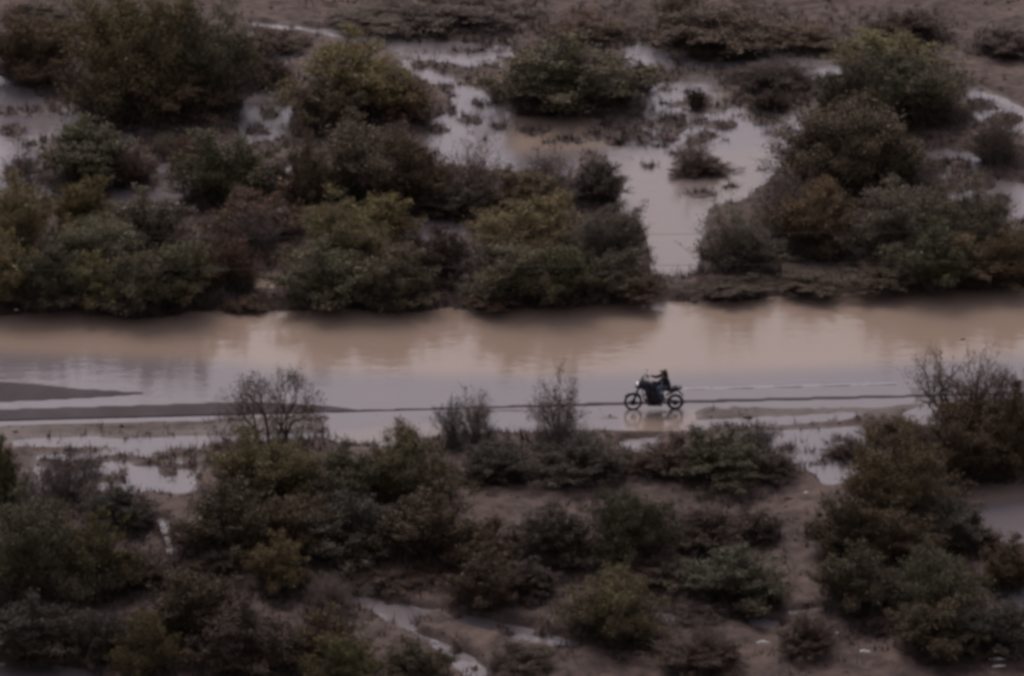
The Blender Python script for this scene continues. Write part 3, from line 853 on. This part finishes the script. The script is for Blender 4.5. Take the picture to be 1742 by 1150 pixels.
rnd = random.Random(7)
plant_spots = []
for i, (k, cx, top, bot, w, col, label) in enumerate(PLANTS):
    name, cat, foot = KIND[k]
    by = bot - foot * w
    g = ground(cx, by)
    z = float(height([g.x], [g.y])[0])
    g = ground(cx, by, max(z, -.05))
    s = ppm(g)
    hp = by - top
    ex = .12 * w
    hv = math.sqrt(max(hp * hp - ex * ex, (.4 * hp) ** 2))
    wm, hm = w / s, hv / (s * CP)
    root = empty(name, (g.x, g.y, max(z, -.06)), rnd.uniform(0, 6.28) if k != 'T' else .6)
    tag(root, label, cat, FAR if by < 560 else NEAR)
    stem_me, crown_me = PROTO[k][(i if k != 'T' else int(cx > 871)) % len(PROTO[k])]
    c = COLS[col]; j = rnd.uniform(.9, 1.1)
    if k in 'GL' and col in ('BR', 'DB', 'PB'): c = tuple(.55 * a_ + .45 * b_ for a_, b_ in zip(c, (.118, .096, .046)))
    fm = 1.15 if by < 560 else .76  # near plants get a darker colour, standing in for lower light there
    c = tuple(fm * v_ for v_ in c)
    c = (c[0] * rnd.uniform(.93, 1.08), c[1], .98 * c[2] * rnd.uniform(.9, 1.12))
    wf = 1.0 if k in 'TB' else (1.20 if by < 560 else 1.13)
    if by > 700 and k in 'SD': hm *= .82
    sc = (wm * wf, wm * wf * rnd.uniform(.85, 1.0), hm)
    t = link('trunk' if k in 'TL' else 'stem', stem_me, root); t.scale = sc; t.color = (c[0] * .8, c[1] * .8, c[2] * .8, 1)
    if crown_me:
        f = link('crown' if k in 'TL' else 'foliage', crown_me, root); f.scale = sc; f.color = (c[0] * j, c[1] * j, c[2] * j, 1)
    plant_spots.append((g.x, g.y, wm))

# ------------------------------------------------------------------ motorcycle and rider
BM = dict(
    rubber=plain('tyre_rubber', (.018, .017, .018), .75), alloy=plain('dull_alloy', (.05, .05, .058), .45, .7),
    black=plain('black_plastic', (.016, .015, .018), .45), blue=plain('dark_blue_bodywork', (.017, .018, .032), .4),
    engine=plain('dark_engine_casing', (.030, .027, .032), .5, .5), seat=plain('black_vinyl', (.018, .016, .017), .6),
    jacket=plain('black_jacket', (.016, .014, .018), .8), jeans=plain('blue_jeans', (.045, .062, .105), .85),
    boot=plain('black_leather', (.018, .015, .015), .5), skin=plain('skin', (.26, .145, .10), .55, 0, .05),
    hair=plain('dark_brown_hair', (.028, .014, .010), .6), chrome=plain('steel', (.35, .35, .37), .3, 1.0),
    glass=plain('smoked_windscreen', (.10, .10, .12), .15),
)
lm, lnt, lb = new_mat('lit_headlamp')
lb.inputs['Base Color'].default_value = (.8, .8, .8, 1)
lb.inputs['Emission Color'].default_value = (1, .96, .93, 1); lb.inputs['Emission Strength'].default_value = .45
rm_, rnt, rb_ = new_mat('red_lens'); rb_.inputs['Base Color'].default_value = (.22, .02, .02, 1)

def bm_mesh(name, bm, mat, smooth=True):
    me = bpy.data.meshes.new(name); bmesh.ops.recalc_face_normals(bm, faces=bm.faces[:])
    bm.to_mesh(me); bm.free(); me.materials.append(mat)
    for p in me.polygons: p.use_smooth = smooth
    return me

def prism(bm, prof, hw, cham=.02, inset=.82, y0=0.0):
    """a side outline (x, z) given real width, its flanks drawn in a little"""
    cx = sum(p[0] for p in prof) / len(prof); cz = sum(p[1] for p in prof) / len(prof)
    n = len(prof); rings = []
    for y, k in ((-hw, inset), (-hw + cham, 1), (hw - cham, 1), (hw, inset)):
        rings.append([bm.verts.new((cx + (x - cx) * k, y0 + y, cz + (z - cz) * k)) for x, z in prof])
    for a, b in zip(rings, rings[1:]):
        for i in range(n): bm.faces.new((a[i], a[(i + 1) % n], b[(i + 1) % n], b[i]))
    bm.faces.new(rings[0]); bm.faces.new(rings[-1][::-1])

def pipe(bm, pts, rads, sides=8):
    pts = [Vector(p) for p in pts]
    if not hasattr(rads, '__len__'): rads = [rads] * len(pts)
    rings = []
    for i, p in enumerate(pts):
        d = (pts[min(i + 1, len(pts) - 1)] - pts[max(i - 1, 0)]).normalized()
        ref = Vector((0, 1, 0)) if abs(d.y) < .9 else Vector((1, 0, 0))
        u = d.cross(ref).normalized(); w = d.cross(u)
        rings.append([bm.verts.new(p + (u * math.cos(2 * math.pi * k / sides) + w * math.sin(2 * math.pi * k / sides)) * rads[i]) for k in range(sides)])
    for a, b in zip(rings, rings[1:]):
        for k in range(sides): bm.faces.new((a[k], a[(k + 1) % sides], b[(k + 1) % sides], b[k]))
    bm.faces.new(rings[0][::-1]); bm.faces.new(rings[-1])

def torus(bm, c, Rm, r, nu=36, nv=10, sq=1.0):
    vs = []
    for i in range(nu):
        a = 2 * math.pi * i / nu
        vs.append([bm.verts.new((c[0] + (Rm + r * math.cos(b)) * math.cos(a), c[1] + r * sq * math.sin(b), c[2] + (Rm + r * math.cos(b)) * math.sin(a)))
                   for b in [2 * math.pi * j / nv for j in range(nv)]])
    for i in range(nu):
        for j in range(nv):
            bm.faces.new((vs[i][j], vs[(i + 1) % nu][j], vs[(i + 1) % nu][(j + 1) % nv], vs[i][(j + 1) % nv]))

def ball(bm, c, s, seg=14, ring=9):
    g = bmesh.ops.create_uvsphere(bm, u_segments=seg, v_segments=ring, radius=1.0)
    for v in g['verts']: v.co = Vector((c[0] + v.co.x * s[0], c[1] + v.co.y * s[1], c[2] + v.co.z * s[2]))

def part(name, fn, mat, parent, smooth=True):
    bm = bmesh.new(); fn(bm)
    return link(name, bm_mesh(name, bm, mat, smooth), parent)

pf, pr = ground(1078, 697.5, -.02), ground(1147.5, 696.5, -.02)
fwd = Vector((pf.x - pr.x, pf.y - pr.y)).normalized()
mid = (pf + pr) / 2
zb = max(min(float(height([pf.x], [pf.y])[0]), float(height([pr.x], [pr.y])[0])), -.05)
BIKE_LOC, BIKE_ROT = (mid.x, mid.y, zb), math.atan2(fwd.y, fwd.x)
bike = empty('motorcycle', BIKE_LOC, BIKE_ROT)
tag(bike, 'dark blue dual sport motorcycle with bright headlamp, ridden left along the flooded road', 'motorcycle')

def wheel(x, Rm, r, disc):
    root = part('wheel', lambda bm: torus(bm, (x, 0, Rm + r), Rm - r * .55, .014, 32, 6, 1.6), BM['alloy'], bike)
    part('tyre', lambda bm: torus(bm, (x, 0, Rm + r), Rm, r, 40, 10, .85), BM['rubber'], root)
    part('hub', lambda bm: (pipe(bm, [(x, -.07, Rm + r), (x, .07, Rm + r)], .045, 14), pipe(bm, [(x, .075, Rm + r), (x, .081, Rm + r)], disc, 22)), BM['engine'], root)
    def sp(bm):
        for k in range(14):
            a = 2 * math.pi * k / 14; y = .035 if k % 2 else -.035
            pipe(bm, [(x + .04 * math.cos(a + .4), y, Rm + r + .04 * math.sin(a + .4)), (x + (Rm - r * .6) * math.cos(a), 0, Rm + r + (Rm - r * .6) * math.sin(a))], .0035, 4)
    part('spokes', sp, BM['alloy'], root)
FR, RRm = .300, .262
wheel(.79, FR, .045, .115)
wheel(-.79, RRm, .058, .105)
for s in (-1, 1):
    part('fork_leg', lambda bm: pipe(bm, [(.79, s * .095, .345), (.66, s * .095, .70), (.54, s * .085, 1.02)], [.030, .028, .024], 8), BM['alloy'], bike)
def fend(bm):
    top, bot = [], []
    for k in range(9):
        a = R(35 + k * 14); top.append((.79 + .385 * math.cos(a), .345 + .385 * math.sin(a))); bot.append((.79 + .365 * math.cos(a), .345 + .365 * math.sin(a)))
    prism(bm, top + bot[::-1], .06, .01, 1.0)
part('front_fender', fend, BM['black'], bike)
part('beak', lambda bm: prism(bm, [(.74, .95), (.62, 1.0), (.42, 1.0), (.40, .88), (.55, .87), (.66, .91)], .07, .02, .8), BM['black'], bike)
part('fairing', lambda bm: prism(bm, [(.60, 1.04), (.56, 1.16), (.44, 1.22), (.30, 1.14), (.22, .98), (.30, .82), (.36, .80), (.45, .90), (.54, 1.0)], .17, .05, .75), BM['blue'], bike)
hl = part('headlight', lambda bm: ball(bm, (.585, 0, 1.09), (.055, .10, .065)), BM['black'], bike)
def lens(bm): ball(bm, (.610, 0, 1.09), (.055, .085, .058))
part('lens', lens, lm, hl)
part('windscreen', lambda bm: prism(bm, [(.52, 1.20), (.38, 1.42), (.365, 1.42), (.46, 1.19)], .13, .01, .95), BM['glass'], bike)
part('fuel_tank', lambda bm: prism(bm, [(.26, 1.02), (.20, 1.12), (.06, 1.15), (-.10, 1.06), (-.22, .93), (-.20, .84), (.10, .80), (.24, .86)], .15, .06, .7), BM['blue'], bike)
part('seat', lambda bm: prism(bm, [(-.12, .95), (-.24, .89), (-.48, .87), (-.62, .92), (-.86, .93), (-.88, .87), (-.60, .82), (-.30, .80), (-.14, .84)], .13, .04, .85), BM['seat'], bike)
part('tail', lambda bm: prism(bm, [(-.50, .84), (-.80, .87), (-1.00, .905), (-1.02, .865), (-.86, .80), (-.60, .74), (-.48, .76)], .10, .03, .8), BM['black'], bike)
part('luggage_rack', lambda bm: [pipe(bm, [(-.66, s * .09, .93), (-1.00, s * .09, .945), (-1.02, s * .03, .945)], .010, 6) for s in (-1, 1)], BM['black'], bike)
part('tail_light', lambda bm: ball(bm, (-1.03, 0, .875), (.02, .05, .025)), rm_, bike)
part('rear_fender', lambda bm: prism(bm, [(-.84, .80), (-.90, .80), (-1.10, .58), (-1.08, .56)], .07, .01, .95), BM['black'], bike)
def eng(bm):
    prism(bm, [(.24, .36), (.30, .52), (.26, .80), (.08, .84), (-.16, .78), (-.30, .60), (-.32, .40), (-.18, .28), (.12, .27)], .155, .05, .82)
    for k in range(6): prism(bm, [(.10 + k * .006, .56 + k * .035), (.33 + k * .004, .58 + k * .035), (.33 + k * .004, .595 + k * .035), (.10 + k * .006, .575 + k * .035)], .175, .01, 1.0)
    pipe(bm, [(-.10, .14, .46), (-.10, .185, .46)], [.115, .10], 18); pipe(bm, [(.06, -.14, .46), (.06, -.18, .46)], [.10, .09], 18)
part('engine', eng, BM['engine'], bike)
part('skid_plate', lambda bm: prism(bm, [(.34, .44), (.40, .46), (.24, .22), (-.28, .20), (-.30, .235), (.20, .255)], .14, .02, .95), BM['alloy'], bike)
for s in (-1, 1):
    part('radiator_guard', lambda bm: prism(bm, [(.40, .93), (.30, .66), (.20, .62), (.14, .86), (.26, .98)], .02, .008, .85, s * .185), BM['blue'], bike)
part('frame', lambda bm: ([pipe(bm, [(.48, 0, .96), (.30, s * .12, .90), (-.10, s * .15, .80), (-.34, s * .13, .52), (-.30, s * .12, .36)], .022, 6) for s in (-1, 1)],
      [pipe(bm, [(-.20, s * .12, .78), (-.62, s * .10, .84), (-.92, s * .07, .88)], .014, 6) for s in (-1, 1)], pipe(bm, [(.46, 0, .90), (.40, 0, .50), (.26, 0, .28)], .022, 6)), BM['black'], bike)
part('swingarm', lambda bm: [pipe(bm, [(-.30, s * .12, .42), (-.55, s * .115, .38), (-.79, s * .105, .32)], [.034, .03, .024], 6) for s in (-1, 1)], BM['alloy'], bike)
part('shock_absorber', lambda bm: pipe(bm, [(-.38, 0, .46), (-.30, 0, .76)], .035, 10), BM['chrome'], bike)
part('exhaust', lambda bm: (pipe(bm, [(.34, -.06, .66), (.40, -.10, .46), (.20, -.15, .33), (-.30, -.17, .40), (-.48, -.18, .52)], .022, 8),
                            pipe(bm, [(-.46, -.19, .51), (-.56, -.20, .58), (-.96, -.20, .78), (-1.0, -.20, .80)], [.03, .055, .055, .035], 12)), BM['chrome'], bike)
part('handlebar', lambda bm: pipe(bm, [(.16, -.40, 1.24), (.24, -.24, 1.27), (.36, -.10, 1.20), (.36, .10, 1.20), (.24, .24, 1.27), (.16, .40, 1.24)], .013, 6), BM['black'], bike)
for s in (-1, 1):
    part('hand_guard', lambda bm: prism(bm, [(.28, 1.19), (.31, 1.28), (.27, 1.33), (.24, 1.29), (.25, 1.20)], .10, .02, .9, s * .34), BM['black'], bike)
    part('mirror', lambda bm: (pipe(bm, [(.24, s * .26, 1.27), (.27, s * .33, 1.38), (.26, s * .38, 1.43)], .007, 5), ball(bm, (.255, s * .42, 1.45), (.018, .065, .04))), BM['black'], bike)
    part('footpeg', lambda bm: pipe(bm, [(-.24, s * .12, .335), (-.24, s * .30, .335)], .016, 6), BM['alloy'], bike)
part('side_stand', lambda bm: pipe(bm, [(-.22, .16, .34), (-.50, .19, .30)], .012, 6), BM['alloy'], bike)

def skinned(name, chains, mat, parent, sub=2):
    """one continuous surface grown over connected joints: chains of (point, radius); shared points join"""
    pts, rad, edges, idx = [], [], [], {}
    def vid(p, r):
        k = tuple(round(c, 3) for c in p)
        if k not in idx:
            idx[k] = len(pts); pts.append(p); rad.append(r)
        return idx[k]
    for ch in chains:
        ids = [vid(p, r) for p, r in ch]
        edges += [(a, b) for a, b in zip(ids, ids[1:])]
    me = bpy.data.meshes.new(name); me.from_pydata(pts, edges, [])
    o = bpy.data.objects.new(name, me); COL.objects.link(o)
    o.modifiers.new('skin', 'SKIN')
    for i, r in enumerate(rad):
        sv = me.skin_vertices[0].data[i]
        sv.radius = r if hasattr(r, '__len__') else (r, r); sv.use_root = (i == 0)
    sb = o.modifiers.new('smooth', 'SUBSURF'); sb.levels = sub; sb.render_levels = sub
    dg = bpy.context.evaluated_depsgraph_get(); dg.update()
    me2 = bpy.data.meshes.new_from_object(o.evaluated_get(dg))
    bpy.data.objects.remove(o)
    me2.name = name; me2.materials.clear(); me2.materials.append(mat)
    for p in me2.polygons: p.use_smooth = True
    return link(name, me2, parent)

HIP, CHEST, NECK = (-.46, 0, .97), (-.40, 0, 1.25), (-.345, 0, 1.415)
person = empty('person', BIKE_LOC, BIKE_ROT)
tag(person, 'rider in dark jacket and blue jeans with long dark hair, seated on the motorcycle', 'person')
body = [[(HIP, .10), ((-.45, 0, 1.10), .11), (CHEST, .13), (NECK, .055), ((-.315, 0, 1.50), .085), ((-.305, 0, 1.575), .098), ((-.315, 0, 1.625), .065)]]
for s in (-1, 1):
    SH, EL, WR = (-.36, s * .185, 1.35), (-.10, s * .31, 1.20), (.125, s * .325, 1.265)
    body.append([(CHEST, .13), (SH, .055), (EL, .042), (WR, .028), ((.165, s * .325, 1.275), .034)])
    palm = (.165, s * .325, 1.275)
    for j in range(4):
        y = s * (.290 + .022 * j); ln = (.95, 1.05, 1.0, .8)[j]
        body.append([(palm, .034), ((.190, y, 1.275), .011), ((.190 + .022 * ln, y, 1.258), .010), ((.185 + .012 * ln, y, 1.228), .009), ((.170, y, 1.220), .008)])
    body.append([(palm, .034), ((.165, s * .290, 1.262), .011), ((.172, s * .282, 1.236), .009)])
    body.append([(HIP, .10), ((-.40, s * .12, .95), .070), ((-.08, s * .235, .94), .050), ((-.26, s * .225, .48), .040), ((-.29, s * .225, .385), .034), ((-.20, s * .23, .365), .03), ((-.12, s * .235, .36), .022)])
bd = skinned('body', body, BM['skin'], person)
jk = [[((-.475, 0, .88), .165), ((-.465, 0, .97), .172), ((-.455, 0, 1.10), .165), (CHEST, .180), ((-.355, 0, 1.39), .078)]]
jn = [[((-.47, 0, .955), .150), ((-.46, 0, 1.0), .148)]]
for s in (-1, 1):
    jk.append([(CHEST, .180), ((-.36, s * .19, 1.355), .080), ((-.10, s * .31, 1.20), .064), ((.10, s * .325, 1.258), .042)])
    jn.append([((-.47, 0, .955), .150), ((-.40, s * .12, .955), .118), ((-.08, s * .235, .945), .074), ((-.26, s * .225, .50), .055), ((-.285, s * .225, .43), .052)])
skinned('jacket', jk, BM['jacket'], person)
skinned('jeans', jn, BM['jeans'], person)
for s in (-1, 1):
    skinned('boot', [[((-.275, s * .225, .50), .052), ((-.295, s * .225, .405), .046), ((-.20, s * .23, .385), .042), ((-.11, s * .235, .375), .032)]], BM['boot'], person)
    part('eye', lambda bm: ball(bm, (-.213, s * .036, 1.575), (.010, .014, .009), 8, 6), BM['black'], person)
part('nose', lambda bm: ball(bm, (-.205, 0, 1.548), (.020, .013, .020), 8, 6), BM['skin'], person)
part('mouth', lambda bm: ball(bm, (-.222, 0, 1.512), (.008, .024, .006), 8, 6), plain('lips', (.22, .09, .08)), person)
for s in (-1, 1): part('ear', lambda bm: ball(bm, (-.315, s * .098, 1.56), (.020, .010, .030), 8, 6), BM['skin'], person)
skinned('hair', [[((-.330, 0, 1.605), .120), ((-.365, 0, 1.55), .118), ((-.415, 0, 1.45), .095), ((-.450, 0, 1.36), .080), ((-.475, 0, 1.26), .048)]], BM['hair'], person)

# ------------------------------------------------------------------ low weeds and twigs nobody could count
rng = np.random.default_rng(99)
N = 110000
qx = rng.uniform(-24, 24, N); qy = rng.uniform(-36, 46, N)
mm = wetness(qx, qy); hz = height(qx, qy); tt = road_t(qx, qy)
cl = fbm(qx * .35, qy * .28, 41, 4)
near = np.zeros(N)
for (bx, by_, bw) in plant_spots:
    d2 = ((qx - bx) ** 2 + ((qy - by_) * .8) ** 2) / (bw * .75) ** 2
    near = np.maximum(near, np.exp(-d2 * 1.5))
prob = np.clip(.06 + cl * .5 + .75 * near, 0.0, 1) * np.where(hz > -.03, 1, np.where(hz > -.12, .10, 0))
BARE = compose(0.0, [(1, 10, q_) for q_ in (
    [(1325, 820), (1400, 815), (1405, 860), (1385, 1040), (1430, 1100), (1760, 1130), (1760, 1170), (950, 1170), (980, 1100), (1150, 1080), (1290, 1050), (1330, 1000), (1345, 900)],
    [(820, 825), (1100, 830), (1340, 820), (1340, 845), (1180, 845), (1000, 840), (900, 880), (790, 875)], [(330, 960), (430, 980), (440, 1010), (340, 1000)],
    [(270, 840), (320, 840), (300, 960), (260, 940)], [(720, 1040), (940, 1080), (960, 1150), (840, 1150), (700, 1075)], [(1150, 980), (1180, 1010), (1040, 1050), (1080, 990)],
    [(420, 20), (700, 20), (720, 50), (420, 40)], [(1580, 90), (1760, 105), (1760, 135), (1620, 130)])])
bpx, bpy_, _ = project(qx, qy)
prob = prob * (1 - .92 * sample(BARE, bpx, bpy_))
for (sx_, sy_, sr_, _q) in SPOTS:      # drowned weeds on the little islands
    dd_ = np.hypot((bpx - sx_) / (sr_ * 1.2), (bpy_ - sy_) / (_q * 1.3 + 2))
    prob = np.maximum(prob, np.clip(1.25 - dd_, 0, .8))
prob = np.where((tt > -3.2) & (tt < 9.5), prob * .12, prob); prob = np.where((tt > -1.9) & (tt < 9.0), 0, prob)
keep = rng.random(N) < prob
qx, qy, hz = qx[keep], qy[keep], hz[keep]
nr = near[keep]
nb = 8
P = np.repeat(np.stack([qx, qy, hz - .02], 1), nb, 0)
n = len(P)
P[:, :2] += rng.normal(0, .07, (n, 2))
az = rng.uniform(0, 6.283, n); tl = rng.uniform(.2, 1.25, n); ln = rng.gamma(4, .05, n) * (1 + 1.1 * np.repeat(nr, nb))
D = np.stack([np.cos(az) * np.sin(tl), np.sin(az) * np.sin(tl), np.cos(tl)], 1) * ln[:, None]
side = np.stack([-np.sin(az), np.cos(az), np.zeros(n)], 1) * (.012 + .012 * rng.random((n, 1)))
V = np.stack([P - side, P + side, P + D], 1).reshape(-1, 3)
tag(link('low_weeds', mesh_from('low_weeds', V, F3=np.arange(n * 3).reshape(n, 3), mat=MAT['weed'])),
    'brown dead weeds and twigs scattered over the wet dirt', 'weeds', kind='stuff')

# pebbles and clods
N = 16000
qx = rng.uniform(-24, 24, N); qy = rng.uniform(-36, 46, N)
hz = height(qx, qy); tt = road_t(qx, qy)
keep = (hz > -.02) & ((tt < -1.8) | (tt > 9.1)) & (rng.random(N) < .6)
qx, qy, hz = qx[keep], qy[keep], hz[keep]; n = len(qx)
r = np.exp(rng.normal(-3.3, .55, n))
oct_ = np.array([[1, 0, 0], [-1, 0, 0], [0, 1, 0], [0, -1, 0], [0, 0, 1], [0, 0, -1]], float)
V = (np.stack([qx, qy, hz], 1)[:, None, :] + oct_[None] * r[:, None, None] * rng.uniform(.6, 1.3, (n, 6, 1)) * np.array([1.2, 1.0, .6])).reshape(-1, 3)
f = np.array([[0, 2, 4], [2, 1, 4], [1, 3, 4], [3, 0, 4], [2, 0, 5], [1, 2, 5], [3, 1, 5], [0, 3, 5]])
F = (np.arange(n)[:, None, None] * 6 + f[None]).reshape(-1, 3)
tag(link('gravel', mesh_from('gravel', V, F3=F, mat=MAT['soil'], attr={'wet': np.full(len(V), .15)})),
    'brown pebbles and clods lying on the dirt', 'gravel', kind='stuff')

# ------------------------------------------------------------------ small crumpled sheets in one pale colour
def scrap(seed, w, d, h):
    r_ = np.random.default_rng(seed); nx, ny = 7, 6
    u, v = np.meshgrid(np.linspace(-.5, .5, nx), np.linspace(-.5, .5, ny))
    rr_ = 1 - .25 * r_.random(u.shape)
    z = (1 - (u * 2) ** 2) * (1 - (v * 2) ** 2) * h + r_.normal(0, h * .22, u.shape)
    V = np.stack([(u * w * rr_).ravel(), (v * d * rr_).ravel(), np.maximum(z, .0).ravel() + .01], 1)
    return mesh_from('pale_bits', V, grid_faces(nx, ny), mat=MAT['pale_bits'])
SCRAPS = [
    (887, 501, 15, 9, 'white scrap under the big round olive bush'),
    (819, 493, 6, 5, 'tiny pale scrap beside the dark gap in the bank thicket'),
    (1615, 477, 8, 6, 'small white scrap on the right bank under dark brush'),
    (1413, 486, 8, 6, 'pale scrap on the berm above the flooded road'),
    (1221, 456, 9, 6, 'pale scrap at the right corner of the wash mouth'),
    (93, 526, 8, 6, 'pale scrap on the waterline below the left thicket'),
    (150, 525, 7, 5, 'pale scrap on the waterline under the grey green bush'),
    (28, 528, 7, 5, 'pale scrap on the waterline at the left edge'),
    (1296, 1094, 26, 8, 'long white scrap on dirt beside the isolated oval shrub'),
    (1424, 1078, 9, 6, 'small white scrap right of the isolated oval shrub'),
    (1471, 1109, 22, 8, 'tilted pale scrap on sandy ground at the lower right'),
    (833, 831, 20, 8, 'flat pale scrap at the top of the lower dirt clearing'),
    (833, 812, 11, 8, 'small pale scrap in the dark brush above the flat one'),
    (1372, 840, 14, 7, 'pale scrap at the upper end of the sandy track'),
    (1632, 967, 10, 8, 'white scrap in the lower right thicket below the pond'),
    (955, 921, 15, 5, 'thin pale scrap in the long lower brush row'),
    (676, 957, 10, 5, 'tiny pale scrap on the flat dark scrub'),
    (1698, 1122, 34, 6, 'long pale scrap in the lower right corner'),
    (1698, 1134, 30, 5, 'second long pale scrap below another in the lower right corner'),
    (740, 1093, 14, 7, 'cream scrap at the lower end of the silvery puddle'),
]
for i, (px, py, w, h, label) in enumerate(SCRAPS):
    g = ground(px, py); z = max(float(height([g.x], [g.y])[0]), 0.0)
    g = ground(px, py, z); s = ppm(g)
    o = link('pale_scrap', scrap(200 + i, w / s, max(.10, h / s * .8), h / s * .45))
    o.location = (g.x, g.y, z); o.rotation_euler = (0, 0, rnd.uniform(-.35, .35))
    tag(o, label, 'scrap', 'small pale scraps')

# ------------------------------------------------------------------ overhead wires along the far bank
def wire(label, y0, y1, zc):
    a, b = ground(-200, y0, zc), ground(1942, y1, zc)
    d = b - a
    segs = []
    n = 120
    pts = []
    for k in range(n + 1):
        u = -1.0 + 3.0 * k / n
        p = a + d * u
        pts.append(Vector((p.x, p.y, zc + .25 * ((u - .5) ** 2 - .25) * .6)))
    for k in range(n): segs.append([*pts[k], *pts[k + 1],   .007, .007])
    V, F = tubes(segs, 5)
    tag(link('overhead_wire', mesh_from('overhead_wire', V, F, mat=MAT['wire'])), label, 'wire', 'overhead wires')
wire('lower of the two thin wires crossing in front of the far thicket', 461, 443, 5.0)
wire('upper of the two thin wires crossing in front of the far thicket', 408, 390, 6.2)
